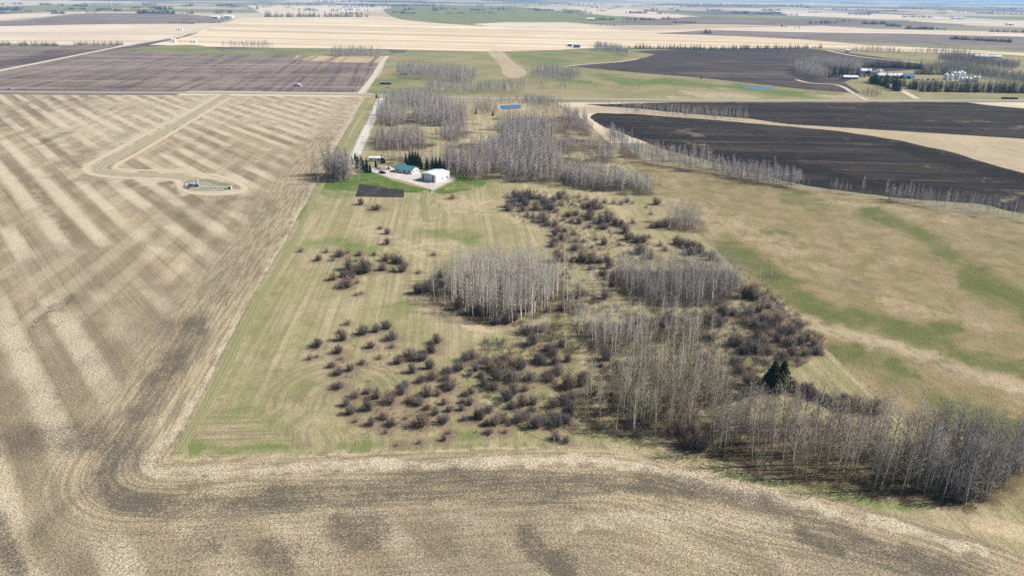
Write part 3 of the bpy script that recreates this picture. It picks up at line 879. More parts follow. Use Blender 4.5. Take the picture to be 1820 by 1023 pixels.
ZD = zoomed([(1310,320,110),(1270,310,90),(1340,330,60),(1420,375,60),(1360,400,70),(1300,430,90),(1200,420,90),(1130,430,100),(1060,460,110),(1140,400,70),(1110,490,80),(1270,470,90),(1390,450,90),(1480,460,80),(1330,490,80),(1380,510,110),(1440,500,90),(1500,540,100),(1560,540,110),(1600,500,60),(1420,560,90),(1480,590,90),(1380,590,100),(1350,560,80),(1550,610,100),(1620,600,80),(1650,580,80),(1700,610,80),(1720,660,80),(1750,670,50),(1640,670,70),(1570,670,80),(1510,690,80),(1600,710,40),(1230,610,90),(1310,640,110),(1190,610,70),(1260,660,100),(1350,660,90),(1420,660,80),(1220,720,90),(1240,780,90),(1300,760,60),(1070,580,60),(240,310,100),(400,320,90),(760,490,110),(800,440,80),(640,470,70),(420,700,90),(380,740,60),(280,800,80),(260,860,110),(180,880,110),(420,950,100),(330,920,100),(1300,860,130),(1380,880,100),(1340,900,120),(1560,880,100),(1640,900,110),(1700,930,90),(1760,950,100),(1230,940,80),(1260,920,90)], 960, 440, .2857)
ZE = zoomed([(620,130,80),(690,150,80),(720,170,70),(790,190,70),(830,210,80),(880,170,70),(880,230,80),(940,225,90),(1000,240,80),(1040,210,60),(1040,250,60),(60,420,110),(130,430,110),(20,360,90),(90,350,90),(1480,640,110),(1440,700,110),(1520,690,90)], 1200, 650, .3421)
ZF = zoomed([(580, 705, 75), (735, 755, 130), (1500, 645, 90)], 540, 240, .1758)
SHRUBS = []
for lst, patch in ((ZB, None), (ZA, None), (ZC, None), (ZD, None), (ZE, None), (ZF, None)):
    for px, py, w in lst:
        x, y = G(px, py)
        dd = depth((x, y))
        if patch is None:
            if py < 372 and px < 800: p = 'lone'
            elif px < 765 and py < 470 and (px > 660): p = 'lone'
            elif px < 765 and py < 540: p = 'meadow patch left of round grove'
            elif px < 835 and py > 560: p = 'front left thicket'
            elif px < 1065 and py > 640: p = 'front middle thicket'
            elif py < 480 and px < 1180 and px > 880: p = 'upper thicket beyond round grove'
            elif px > 1240 and py > 500 and py < 665: p = 'right thicket by the fence'
            elif py >= 665 and px > 1250: p = 'dark hedge behind the poplar row'
            elif px >= 1180 and py < 480: p = 'small clumps along the fence'
            elif px < 1000: p = 'skirt of the round grove'
            else: p = 'gap between the aspen stands'
        SHRUBS.append([px, py, w, x, y, dd, p])
LITTER_SHADE = [(a[0], a[1], 3.6) for a in ASP if a[5] < 700] + [(s[3], s[4], max(1.6, s[2] * s[5] / FPX * .55)) for s in SHRUBS]

# ------------------------------------------------------------------ fields
LEFT_EDGE = [(650, 172), (620, 222), (600, 256), (580, 290), (562, 328), (530, 385), (500, 440), (470, 490), (440, 540), (395, 630), (350, 718), (318, 780), (296, 818)]
LOW_EDGE = [(330, 823), (450, 818), (600, 811), (800, 803), (950, 798), (1080, 800), (1160, 810), (1240, 830), (1330, 858), (1420, 874), (1500, 890), (1600, 915), (1700, 945), (1820, 988), (1950, 1035), (2150, 1100)]
FENCE = [(985, 180), (1040, 215), (1100, 272), (1130, 300), (1180, 350), (1240, 412), (1300, 470), (1390, 548), (1440, 592), (1500, 650), (1560, 705), (1610, 750), (1680, 805), (1760, 870), (1850, 940)]
zc = [0.004]
def Z():
    zc[0] += 0.004
    return zc[0]

# far fields first
sheet('stubble_field', [(-400, 95), (-400, 42), (0, 40), (230, 40), (405, 41), (320, 66), (215, 84), (0, 84)], Z(), m_palefar, label='pale stubble field with a lens of darker soil, far left', jit=.3)
sheet('ploughed_field', [(-300, 44), (0, 38), (80, 31), (140, 25), (240, 24), (330, 26), (415, 34), (395, 41), (240, 43), (150, 44), (0, 47), (-300, 52)], Z(), m_purple, smooth=True, label='purple-brown ploughed field far away at the upper left', jit=.3)
sheet('straw_field', [(-400, 24), (0, 26), (300, 21), (330, 24), (150, 22), (60, 30), (0, 36), (-400, 42)], Z(), m_palefar, label='narrow pale straw field beyond the far purple field', jit=.3)
sheet('straw_field', [(265, 80), (330, 66), (425, 33), (475, 30), (660, 29), (700, 31), (800, 39), (830, 42), (900, 50), (1015, 47), (1140, 55), (1230, 60), (1340, 65), (1420, 70), (1540, 80), (1830, 94), (2100, 104), (2100, 125), (1830, 100), (1740, 95), (1640, 93), (1500, 92), (1460, 86), (1130, 85), (1040, 86), (990, 89), (890, 92), (690, 88), (560, 86), (400, 84)], Z(), m_gold, smooth=False, label='broad golden straw field with swath lines across the middle distance', jit=.3, step=14)
sheet('straw_field', [(1130, 55), (1300, 50), (1460, 46), (1560, 52), (1830, 58), (2100, 62), (2100, 78), (1830, 78), (1700, 74), (1500, 68), (1340, 63)], Z(), m_palefar, label='pale field band far right behind the golden field', jit=.3)
sheet('grassland', [(1160, 60), (1260, 54), (1450, 58), (1600, 60), (1830, 66), (2100, 72), (2100, 92), (1830, 90), (1650, 80), (1500, 74), (1340, 66)], Z(), m_purple, label='dull mauve pasture band far right', jit=.3)
sheet('grassland', [(690, 12), (820, 10), (940, 14), (1040, 24), (1130, 36), (1000, 45), (880, 47), (760, 40), (700, 31)], Z(), m_greenfar, smooth=True, label='far green pasture rising beyond the golden field', jit=.3)
sheet('straw_field', [(1000, 12), (1120, 16), (1230, 30), (1180, 34), (1060, 26)], Z(), m_palefar, smooth=False, label='pale far field wedge near the top centre', jit=.3)
sheet('straw_field', [(840, 43), (900, 40), (1010, 40), (1120, 50), (1020, 50), (900, 51)], Z(), m_palefar, label='very pale field strip above the golden field', jit=.3)
sheet('straw_field', [(1380, 20), (1550, 24), (1720, 34), (1560, 34), (1400, 28)], Z(), m_palefar, label='pale far field strip near the top right', jit=.3)
sheet('straw_field', [(440, 10), (640, 10), (700, 14), (600, 26), (470, 27)], Z(), m_palefar, label='pale far field behind the long dark tree belt', jit=.3)
sheet('pasture', [(660, 172), (690, 96), (880, 92), (985, 89), (1120, 95), (1460, 86), (1640, 93), (1830, 103), (2100, 128), (2100, 182), (1820, 182), (1360, 182), (1000, 182)], Z(), m_olive, label='olive green grazing land beyond the road', jit=.3, step=12,
      tones=[('P', [(1130, 168), (1230, 170), (1330, 172)], 5, .9), ('P', [(1420, 168), (1500, 172), (1540, 174)], 5, .9), ('G', [(1000, 140), (1180, 146), (1330, 158), (1460, 172)], 7, .9), ('G', [(690, 150), (740, 155)], 22, .8), ('P', [(940, 155), (1050, 165)], 4, .6),
             ('G', [(940, 100), (1040, 102)], 10, .3), ('P', [(1640, 112), (1720, 118), (1830, 130)], 6, .35), ('P', [(1560, 176), (1800, 176)], 3, .4), ('G', [(1800, 186), (1830, 188)], 10, .9), ('P', [(800, 96), (860, 110), (870, 130)], 14, .35)])
sheet('ploughed_field', [(-300, 86), (0, 80), (217, 80), (190, 89), (100, 108), (0, 124), (-300, 170)], Z(), m_purple, label='purple-brown field behind the far left gravel road', jit=.3, tones=[('D', [(-20, 122), (60, 108), (120, 98), (185, 88)], 9, .95)], step=10)
sheet('ploughed_field', [(-300, 178), (0, 129), (110, 108), (200, 89), (240, 85), (300, 92), (395, 96), (530, 98), (690, 99), (680, 116), (660, 145), (644, 165), (400, 162), (0, 160), (-300, 157)], Z(), m_purple, label='mottled grey-brown tilled field beyond the road at left', jit=.3, step=9,
      tones=[('P', [(60, 140), (200, 125), (320, 118)], 14, .3), ('D', [(380, 130), (520, 138), (640, 120)], 12, .5), ('D', [(120, 158), (320, 160), (620, 162)], 4, .6), ('D', [(210, 145), (300, 150)], 9, .4)])
sheet('stubble_strip', [(528, 99), (688, 100), (676, 112), (600, 111), (520, 107)], Z(), m_goldrow, label='strip of golden rows at the end of the tilled field', jit=.2)
sheet('grass_strip', [(232, 87), (330, 80), (380, 86), (398, 96), (340, 95), (290, 92)], Z(), m_greenfar, smooth=True, label='green grass wedge at the head of the tilled field', jit=.2)
sheet('grass_strip', [(395, 88), (480, 86), (600, 87), (690, 90), (700, 99), (560, 99), (400, 95)], Z(), m_greenfar, label='green grass strip along the golden field', jit=.2)
sheet('ploughed_field', [(1008, 118), (1050, 114), (1095, 111), (1140, 104), (1165, 97), (1125, 92), (1200, 88), (1440, 87), (1490, 92), (1560, 101), (1645, 116), (1640, 124), (1560, 128), (1500, 146), (1530, 166), (1440, 160), (1340, 149), (1250, 139), (1150, 131)], Z(), m_dkpurple, label='dark purple ploughed field in front of the spruce row', jit=.3, step=9,
      tones=[('D', [(1100, 126), (1250, 138), (1400, 152)], 6, .6), ('P', [(1160, 108), (1300, 112)], 5, .3), ('D', [(1300, 150), (1440, 156)], 6, .5)])
sheet('bare_slope', [(868, 93), (892, 92), (915, 112), (938, 130), (920, 138), (898, 136), (888, 116)], Z(), m_tan, smooth=True, label='bare pale tan slope in the green grazing land', jit=.3)
sheet('grass_field', [(900, 93), (985, 91), (1060, 94), (1120, 98), (1100, 108), (1040, 112), (1000, 119), (940, 121), (920, 110)], Z(), m_greenfar, label='soft green field beside the bare slope', jit=.2)
sheet('lawn', [(652, 166), (668, 138), (700, 132), (760, 140), (760, 156), (735, 167)], Z(), m_greenfar, label='green yard lawn across the road', jit=.2, step=6, tones=[('P', [(722, 148), (745, 150)], 8, .5), ('P', [(690, 158), (700, 158)], 4, .6)])

# near fields
head = lambda p: np.clip((p[:, 1] - 760) / 60, 0, 1) * np.clip((p[:, 0] - 200) / 200, .15, .55)
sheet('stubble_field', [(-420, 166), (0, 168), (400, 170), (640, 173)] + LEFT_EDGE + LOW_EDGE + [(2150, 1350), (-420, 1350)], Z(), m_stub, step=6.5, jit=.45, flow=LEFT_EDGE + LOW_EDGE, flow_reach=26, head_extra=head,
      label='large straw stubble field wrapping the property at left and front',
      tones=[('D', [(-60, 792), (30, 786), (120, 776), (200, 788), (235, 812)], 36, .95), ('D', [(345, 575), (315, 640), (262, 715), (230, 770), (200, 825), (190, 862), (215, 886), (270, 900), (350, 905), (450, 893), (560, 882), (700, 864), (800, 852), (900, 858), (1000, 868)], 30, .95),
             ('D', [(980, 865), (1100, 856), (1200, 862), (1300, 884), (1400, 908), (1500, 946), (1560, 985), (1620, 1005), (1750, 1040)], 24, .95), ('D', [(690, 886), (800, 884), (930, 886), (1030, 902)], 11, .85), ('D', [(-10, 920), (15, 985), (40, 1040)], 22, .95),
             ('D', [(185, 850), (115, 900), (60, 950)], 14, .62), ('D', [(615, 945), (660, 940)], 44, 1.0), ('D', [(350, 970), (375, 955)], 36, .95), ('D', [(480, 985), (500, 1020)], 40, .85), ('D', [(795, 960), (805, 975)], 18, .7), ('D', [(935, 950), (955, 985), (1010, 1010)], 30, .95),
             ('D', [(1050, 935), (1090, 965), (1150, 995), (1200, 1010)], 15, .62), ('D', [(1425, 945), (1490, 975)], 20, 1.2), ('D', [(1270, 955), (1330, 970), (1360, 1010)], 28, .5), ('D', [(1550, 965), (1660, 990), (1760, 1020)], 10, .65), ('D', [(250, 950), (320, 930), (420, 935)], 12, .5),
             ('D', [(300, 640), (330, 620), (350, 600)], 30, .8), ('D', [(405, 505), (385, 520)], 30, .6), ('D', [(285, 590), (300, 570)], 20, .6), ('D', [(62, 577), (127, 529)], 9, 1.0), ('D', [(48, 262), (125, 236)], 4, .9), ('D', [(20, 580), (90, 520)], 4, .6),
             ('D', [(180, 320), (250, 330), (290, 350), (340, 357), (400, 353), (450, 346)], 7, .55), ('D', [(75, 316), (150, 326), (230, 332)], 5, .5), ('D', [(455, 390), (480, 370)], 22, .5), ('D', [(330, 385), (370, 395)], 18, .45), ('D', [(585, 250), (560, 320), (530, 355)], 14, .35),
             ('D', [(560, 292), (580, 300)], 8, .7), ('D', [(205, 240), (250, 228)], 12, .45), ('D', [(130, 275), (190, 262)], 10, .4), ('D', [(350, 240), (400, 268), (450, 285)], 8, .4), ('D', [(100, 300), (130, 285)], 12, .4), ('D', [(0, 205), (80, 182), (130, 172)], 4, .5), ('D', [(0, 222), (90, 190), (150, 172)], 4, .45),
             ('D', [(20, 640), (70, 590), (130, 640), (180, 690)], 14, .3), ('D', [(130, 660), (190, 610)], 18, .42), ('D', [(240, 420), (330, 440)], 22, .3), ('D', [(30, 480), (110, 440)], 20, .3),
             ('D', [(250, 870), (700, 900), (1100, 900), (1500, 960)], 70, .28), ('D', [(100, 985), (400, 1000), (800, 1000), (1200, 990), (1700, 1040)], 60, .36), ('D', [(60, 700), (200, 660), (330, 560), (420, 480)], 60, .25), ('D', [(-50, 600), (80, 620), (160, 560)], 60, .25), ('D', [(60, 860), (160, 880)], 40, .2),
             ('P', [(645, 182), (610, 245), (585, 300), (555, 350), (500, 452), (430, 570), (360, 700), (285, 790), (262, 818), (275, 838), (330, 842), (500, 832), (800, 824), (1000, 820), (1150, 832), (1300, 868), (1450, 900), (1600, 940), (1750, 985)], 13, .82),
             ('P', [(390, 172), (300, 218), (200, 270), (155, 298), (160, 306), (220, 314), (300, 318)], 8, .95), ('P', [(180, 200), (330, 190), (480, 200), (600, 190)], 42, .55), ('P', [(100, 225), (250, 220)], 40, .6), ('P', [(500, 230), (590, 222)], 22, .5), ('P', [(185, 296), (205, 316), (300, 316), (322, 322), (318, 338), (345, 346), (400, 345), (432, 338), (425, 325), (380, 314), (330, 308), (230, 305)], 6, 1.0), ('G', [(196, 300), (260, 308), (330, 314)], 3, .8),  # wide strokes at upper left also colour in the brighter light opposite the sun
             ('P', [(40, 800), (120, 812)], 14, .5), ('P', [(1020, 930), (1120, 920), (1300, 925), (1400, 930)], 22, .6), ('P', [(1360, 980), (1400, 1010)], 20, .6), ('P', [(0, 320), (60, 350), (110, 420)], 24, .4), ('P', [(460, 940), (560, 920), (720, 915), (900, 930)], 16, .35)])
sheet('meadow', [(650, 172), (700, 175), (985, 179)] + FENCE[1:] + [(1820, 988), (1700, 945), (1600, 915), (1500, 890), (1420, 874), (1330, 858), (1240, 830), (1160, 810), (1080, 800), (950, 798), (800, 803), (600, 811), (450, 818), (330, 823)] + LEFT_EDGE[::-1], Z(), m_past, step=6.0, jit=.3, trees=LITTER_SHADE,
      flow=[(300, 814), (450, 809), (560, 800), (560, 765), (590, 740), (600, 700)], flow_reach=22,
      label='yellow-green meadow of the home property with mown lines',
      tones=[('G', [(520, 440), (560, 432), (620, 436), (660, 442)], 10, .7), ('G', [(535, 395), (550, 360), (575, 340)], 10, .8), ('G', [(345, 795), (420, 798), (500, 796)], 12, .95), ('G', [(360, 750), (440, 735), (500, 760)], 18, .55), ('G', [(610, 790), (750, 786), (850, 770)], 10, .75), ('G', [(420, 600), (470, 560)], 22, .45),
             ('G', [(740, 415), (800, 420), (840, 425)], 12, .75), ('G', [(880, 410), (930, 430)], 10, .4), ('G', [(690, 555), (740, 545)], 18, .55), ('G', [(830, 625), (900, 600)], 18, .5), ('G', [(755, 350), (757, 395)], 4, .6), ('G', [(820, 660), (860, 690), (920, 745), (960, 770)], 5, .8), ('G', [(960, 775), (980, 765), (975, 700), (965, 665)], 4, .7),
             ('G', [(1020, 770), (1100, 785), (1180, 800)], 10, .6), ('G', [(790, 330), (840, 328), (860, 322)], 10, .8), ('G', [(590, 335), (620, 345), (585, 350)], 10, .75), ('G', [(660, 180), (640, 240), (628, 290)], 9, .5), ('G', [(1290, 850), (1420, 868), (1550, 890), (1640, 905)], 10, .7), ('G', [(560, 640), (530, 700)], 16, .35),
             ('P', [(650, 400), (720, 440), (800, 440)], 22, .6), ('P', [(780, 360), (860, 370), (940, 385)], 20, .6), ('P', [(740, 545), (800, 560), (870, 592)], 10, .9), ('P', [(790, 240), (860, 250), (905, 232), (925, 222)], 9, .95), ('P', [(1060, 350), (1110, 380)], 14, .5), ('P', [(400, 705), (320, 800)], 4, .8), ('P', [(305, 818), (460, 814), (600, 807), (800, 799), (1000, 795)], 4, .95),
             ('P', [(520, 480), (440, 600), (370, 720)], 4, .6), ('P', [(1000, 440), (1010, 480), (990, 510)], 5, .7), ('P', [(1060, 475), (1120, 455), (1160, 440)], 14, .4), ('P', [(1010, 400), (980, 380), (1010, 352)], 4, .7), ('P', [(1330, 495), (1290, 540), (1250, 560)], 6, .55), ('P', [(1740, 925), (1800, 945), (1850, 960)], 16, .9), ('P', [(640, 690), (720, 740), (800, 760)], 26, .35), ('P', [(1000, 225), (1030, 200)], 8, .6),
             ('P', [(760, 215), (850, 232), (950, 212), (1020, 250), (1080, 300)], 34, .55), ('P', [(900, 200), (1000, 205), (1050, 235)], 22, .5), ('P', [(930, 350), (1080, 420), (1150, 450)], 40, .35),
             ('D', [(1380, 540), (1420, 575), (1450, 600)], 4, .6), ('D', [(500, 470), (470, 520), (410, 630)], 2.5, .5), ('P', [(900, 205), (940, 210), (970, 240)], 12, .4), ('P', [(1010, 280), (1040, 300), (1090, 300)], 8, .5)])
sheet('pasture', FENCE[2:] + [(2150, 1000), (2150, 440), (1900, 402), (1820, 394), (1700, 380), (1560, 352), (1420, 336), (1270, 308), (1150, 290), (1105, 255)], Z(), m_east, step=7, jit=.3, trees=[t for t in LITTER_SHADE if t[0] > 60],
      label='tan and green grazing pasture east of the fence',
      tones=[('G', [(1290, 440), (1350, 475), (1410, 520), (1480, 560), (1560, 575), (1640, 600), (1720, 635), (1840, 660)], 26, .85), ('G', [(1500, 556), (1530, 565)], 16, .95), ('G', [(1650, 590), (1700, 580)], 16, .95), ('G', [(1530, 385), (1600, 395), (1650, 425), (1690, 455)], 20, .8), ('G', [(1720, 490), (1780, 520), (1840, 550)], 32, .95), ('G', [(1400, 350), (1470, 366)], 16, .65), ('G', [(1360, 408), (1410, 420)], 9, .6),
             ('G', [(1480, 620), (1560, 650), (1680, 720), (1780, 760), (1850, 780)], 30, .75), ('G', [(1790, 790), (1840, 800)], 18, .95), ('G', [(1250, 330), (1350, 345)], 12, .4), ('G', [(1760, 430), (1840, 440)], 20, .4),
             ('P', [(1385, 545), (1450, 580), (1550, 605), (1650, 635), (1750, 668), (1850, 700)], 15, .95), ('P', [(1200, 370), (1290, 400), (1420, 440)], 30, .55), ('P', [(1460, 360), (1560, 372), (1700, 395)], 10, .6), ('P', [(1450, 480), (1540, 440), (1600, 470)], 5, .5), ('P', [(1560, 530), (1680, 560), (1760, 580)], 12, .5), ('P', [(1690, 700), (1640, 760)], 8, .5), ('P', [(1180, 320), (1220, 350)], 16, .4),
             ('D', [(1490, 500), (1560, 515)], 10, .5), ('D', [(1400, 565), (1480, 592), (1600, 628), (1740, 672)], 4, .5), ('D', [(1240, 420), (1320, 492), (1390, 552), (1450, 606), (1540, 700)], 3, .8), ('D', [(1760, 768), (1800, 775)], 6, .9)])
sheet('ploughed_field', [(1040, 186), (1200, 182), (1400, 182), (1720, 182), (1760, 188), (1830, 194), (2150, 205), (2150, 264), (1820, 247), (1640, 236), (1400, 221), (1330, 211), (1230, 203), (1130, 193)], Z(), m_black, jit=.7, step=9, label='black ploughed field along the near side of the road', tones=[('P', [(1660, 212), (1760, 218), (1840, 224)], 3, .55), ('P', [(1460, 190), (1560, 194)], 2, .4)])
sheet('grass_strip', [(1100, 196), (1230, 203), (1330, 211), (1400, 221), (1640, 236), (1820, 247), (2150, 264), (2150, 395), (1820, 310), (1700, 276), (1600, 252), (1480, 233), (1300, 218), (1140, 208)], Z(), m_tan, jit=.3, step=12, label='dry tan grass strip between the two black fields')
sheet('ploughed_field', [(1047, 206), (1062, 201), (1130, 203), (1300, 216), (1480, 232), (1600, 250), (1700, 273), (1760, 292), (1820, 308), (2100, 380), (2150, 440), (1900, 402), (1820, 380), (1740, 362), (1640, 356), (1540, 345), (1420, 328), (1280, 291), (1180, 266), (1110, 238), (1070, 224)], Z(), m_black, smooth=False, jit=.7, step=8, label='large curved black ploughed field at right',
      tones=[('P', [(1190, 236), (1250, 240)], 5, .75), ('P', [(1210, 254), (1260, 262)], 3, .6), ('P', [(1640, 280), (1680, 285)], 3, .5), ('P', [(1780, 355), (1830, 345)], 5, .7), ('D', [(1290, 282), (1420, 300), (1560, 325), (1700, 345)], 12, .8), ('D', [(1080, 215), (1150, 245), (1270, 280)], 7, .7), ('D', [(1600, 262), (1700, 290), (1830, 318)], 12, .85), ('P', [(1480, 245), (1560, 258)], 3, .35)])

# the home yard
sheet('lawn', [(576, 325), (600, 322), (628, 312), (645, 306), (664, 307), (698, 321), (730, 330), (768, 337), (764, 343), (716, 342), (640, 341), (600, 338), (578, 337)], Z(), m_lawn, jit=.4, step=3, label='bright green lawn in front of the house and gravel yard')
sheet('lawn', [(772, 342), (792, 330), (812, 320), (800, 310), (790, 306), (806, 306), (830, 318), (862, 321), (858, 330), (830, 338), (800, 344)], Z(), m_lawn, jit=.25, smooth=True, step=3, label='patchy green grass behind and right of the white shop', tones=[('P', [(820, 326), (850, 332)], 8, .7), ('P', [(790, 340), (810, 336)], 5, .6)])
sheet('gravel_yard', [(655, 302), (668, 297), (694, 296), (704, 304), (746, 307), (790, 312), (810, 318), (770, 338), (730, 325), (696, 317), (672, 309), (660, 305)], Z(), m_gravel, jit=.2, step=3, label='pale gravel yard around the house and shop', cat='yard', tones=[('D', [(790, 330), (800, 322)], 5, .4), ('P', [(700, 312), (740, 320)], 6, .6)])
gd = sheet('garden_plot', [(639, 327), (718, 338), (717, 351), (631, 350)], Z(), m_garden, jit=.22, step=3, label='dark bare garden plot beside the lawn', cat='garden', tones=[('P', [(671, 333), (674, 334)], 2.5, .9)])

# roads and tracks
ribbon('road', [(-400, 157), (0, 163.3), (400, 165.5), (640, 168.5), (700, 171.5), (900, 174.8), (1100, 176.4), (1360, 178.4), (1820, 178.6), (2200, 178.5)], 15, Z(), m_road, label='gravel road running straight across the middle distance')
ribbon('road', [(-300, 180), (-60, 138), (0, 126), (100, 106), (215, 83), (300, 68), (380, 45), (425, 33)], 13, Z(), m_farroad, label='pale gravel road climbing away at the upper left', jit=.05)
ribbon('field_track', [(640, 167), (662, 140), (678, 113), (688, 100)], 9, Z(), m_farroad, label='pale track along the end of the tilled field')
ribbon('driveway', [(678, 175), (672, 186), (662, 210), (648, 240), (634, 272), (628, 286), (634, 296), (660, 303)], 8.5, Z(), m_drive, label='pale gravel driveway from the road to the house yard', widths=[12, 8.5, 8, 8.5, 8.5, 8, 6, 5])
ribbon('headland_pass', [(388, 171), (340, 197), (290, 222), (240, 249), (195, 272), (160, 292), (152, 302), (172, 312), (230, 317), (290, 319), (316, 322), (320, 332), (332, 341), (365, 346), (405, 345), (432, 339), (430, 330), (405, 318), (370, 310), (310, 304), (240, 303), (205, 299), (215, 289), (260, 264), (320, 228), (370, 198), (408, 175)], 4.6, Z(), m_loop, label='pale straw pass looping round the well site track', jit=.35)
ribbon('field_track', [(402, 168), (380, 182), (330, 212), (270, 247), (215, 277), (185, 293), (178, 301), (195, 307), (250, 311), (300, 313), (330, 318), (340, 324)], 9, Z(), m_track, label='dirt track crossing the stubble to the well site')
ribbon('field_track', [(757, 338), (755, 352), (756, 372), (757, 393)], 3.2, Z(), m_trail, label='faint wheel track leading out of the lawn')
ribbon('field_track', [(806, 636), (818, 652), (850, 682), (885, 715), (930, 755), (965, 776), (1005, 783)], 2.8, Z(), m_trail, label='grassy wheel track winding between the front shrubs')
ribbon('field_track', [(655, 176), (622, 232), (586, 300), (552, 368), (512, 448), (476, 508), (440, 575), (400, 655), (358, 735), (316, 805)], 3.0, Z(), m_trail, label='narrow track along the west fence', jit=.3)
ribbon('farm_lane', [(1540, 178), (1520, 168), (1490, 152), (1440, 148), (1415, 142)], 6, Z(), m_farroad, label='lane leading to the right farm')
ribbon('farm_lane', [(1630, 176), (1600, 160), (1570, 146), (1556, 138), (1600, 139), (1660, 142), (1740, 147)], 9, Z(), m_farroad, label='gravel lane and yard through the right farm')
ribbon('farm_lane', [(1470, 90), (1520, 100), (1590, 108), (1660, 114), (1740, 122)], 9, Z(), m_farroad, label='pale field road past the far homestead')
ribbon('field_track', [(1000, 119), (1050, 114), (1095, 111), (1135, 105)], 7, Z(), m_farroad, label='pale headland track at the edge of the dark field')

# well site ground, ponds
sheet('well_pad', [(326, 330), (338, 320), (362, 318), (392, 322), (412, 330), (411, 336), (390, 339), (340, 339)], Z(), m_lease, jit=.1, step=3, smooth=True, label='gravelled well site with a fringe of grass', cat='yard', tones=[('G', [(352, 322), (390, 326), (414, 333)], 4, .9), ('G', [(328, 330), (338, 320)], 5, .9), ('G', [(340, 339), (400, 338)], 2, .7)])
m_water = NT('pond_water')
m_water.bsdf.inputs['Roughness'].default_value = .12
m_water.bsdf.inputs['Specular IOR Level'].default_value = .5
wpn = m_water.noise(m_water.pos(), 3.0, 3.0)
m_water.bump(wpn, .08, .1)
m_water = m_water.done((.03, .12, .25))
m_sand = field_mat('pond_bank', (.46, .37, .25), (.40, .31, .2), speck=.3, big=10)
sheet('pond_bank', [(882, 191), (887, 187), (900, 185.5), (920, 184), (933, 184.5), (936, 190), (930, 196), (915, 196.5), (903, 197.5), (888, 196.5)], Z(), m_sand, smooth=True, jit=.1, step=3, label='sandy bank ring around the small blue dugout pond', cat='bank')
sheet('pond', [(888, 190), (891, 188), (900, 187.4), (916, 186.4), (925, 187.6), (926, 190.5), (922, 193.6), (912, 194.2), (904, 195.6), (892, 195)], Z(), m_water, smooth=True, jit=.05, label='small blue dugout pond north of the yard', cat='pond')
sheet('pond', [(1318, 155.5), (1335, 154.5), (1360, 155.8), (1375, 158.5), (1362, 160.5), (1335, 158.5)], Z(), m_water, smooth=True, jit=.05, label='thin blue pond in the green land beyond the road', cat='pond')

# ------------------------------------------------------------------ put the trees in
ORD = ['first', 'second', 'third', 'fourth', 'fifth', 'sixth', 'seventh', 'eighth', 'ninth', 'tenth', 'eleventh', 'twelfth', 'thirteenth', 'fourteenth']
NUM = ['one', 'two', 'three', 'four', 'five', 'six', 'seven', 'eight', 'nine', 'ten', 'eleven', 'twelve', 'thirteen', 'fourteen', 'fifteen', 'sixteen', 'seventeen', 'eighteen', 'nineteen', 'twenty', 'twenty-one', 'twenty-two', 'twenty-three', 'twenty-four']
near = ASP[:300]
rest = ASP[300:]
byst = {}
for a in near:
    byst.setdefault(a[4], []).append((PIX([a[:2]])[0], a))
nlone = 0
i = 0
for si, lst in byst.items():
    lst.sort(key=lambda q: -q[0][1])
    per = 9
    rows = [sorted(lst[q:q + per], key=lambda z: z[0][0]) for q in range(0, len(lst), per)]
    for ri, row in enumerate(rows):
        for ci, (p, a) in enumerate(row):
            x, y, hh, tint, _, dd = a
            br = random.uniform(.82, 1.18)
            o = plant('aspen_tree', HI_ME[i % len(HI_ME)], ('trunk', 'crown'), x, y, hh / 15.0 * random.uniform(.92, 1.1), random.uniform(0, 6.28), (tint[0] * br, tint[1] * br, tint[2] * br, 1), hh / 15.0, (random.gauss(0, .03), random.gauss(0, .03)))
            if si < 0:
                tag(o, 'lone bare aspen %s from the left among those standing apart by the thickets' % ORD[ci], 'tree', 'lone aspens')
            else:
                tag(o, 'bare aspen %s from left, row %s from front, %s' % (ORD[ci], NUM[ri], STANDS[si][0]), 'tree', 'aspens, ' + STANDS[si][0])
            i += 1
st = Stuff()
for i, a in enumerate(rest):
    x, y, hh, tint, si, dd = a
    br = random.uniform(.8, 1.2)
    if dd < 420:
        T, C = MID[i % len(MID)]
        tc, cc = (.62, .585, .53), (.265, .245, .22)
    else:
        T, C = FAR[i % len(FAR)]
        tc, cc = (.36, .34, .32), (.265, .245, .235)
    s = hh / 15.0
    rz = random.uniform(0, 6.28)
    tl = (random.gauss(0, .045), random.gauss(0, .045))
    st.add(T, x, y, s, rz, [q * w * br for q, w in zip(tc, tint)], None, tl)
    st.add(C, x, y, s * random.uniform(1.0, 1.3), rz, [q * w * br for q, w in zip(cc, tint)], s, tl)
st.build('aspen_woods', m_stufftwig, 'bare grey aspen woods reading as masses across the property and beyond', 'woodland')

ORD = ['first', 'second', 'third', 'fourth', 'fifth', 'sixth', 'seventh', 'eighth', 'ninth', 'tenth', 'eleventh', 'twelfth', 'thirteenth', 'fourteenth']
SHRUBS.sort(key=lambda s: -s[2])
big, small = SHRUBS[:300], SHRUBS[300:]
keep = [s for s in small if s[6] == 'lone']
big = [s for s in big] + keep
big = sorted(big, key=lambda s: s[6])[:]
small = [s for s in small if s[6] != 'lone']
while len(big) > 300:
    j = min((k for k in range(len(big)) if big[k][6] != 'lone'), key=lambda k: big[k][2])
    small.append(big.pop(j))
LONE = {(642, 364): 'small dark bare bush at the lower left of the garden plot', (669, 373): 'wide grey bare bush just below the dark garden plot', (804, 353): 'low flat brush heap on the dry grass right of the wheel track',
        (676, 407): 'upper bush of the two close together below the garden plot', (689, 416): 'lower right bush of the two close together below the garden plot', (688, 434): 'spreading bush alone in the meadow above the shrub patch', (771, 454): 'upright dark bush alone left of the round grove top'}
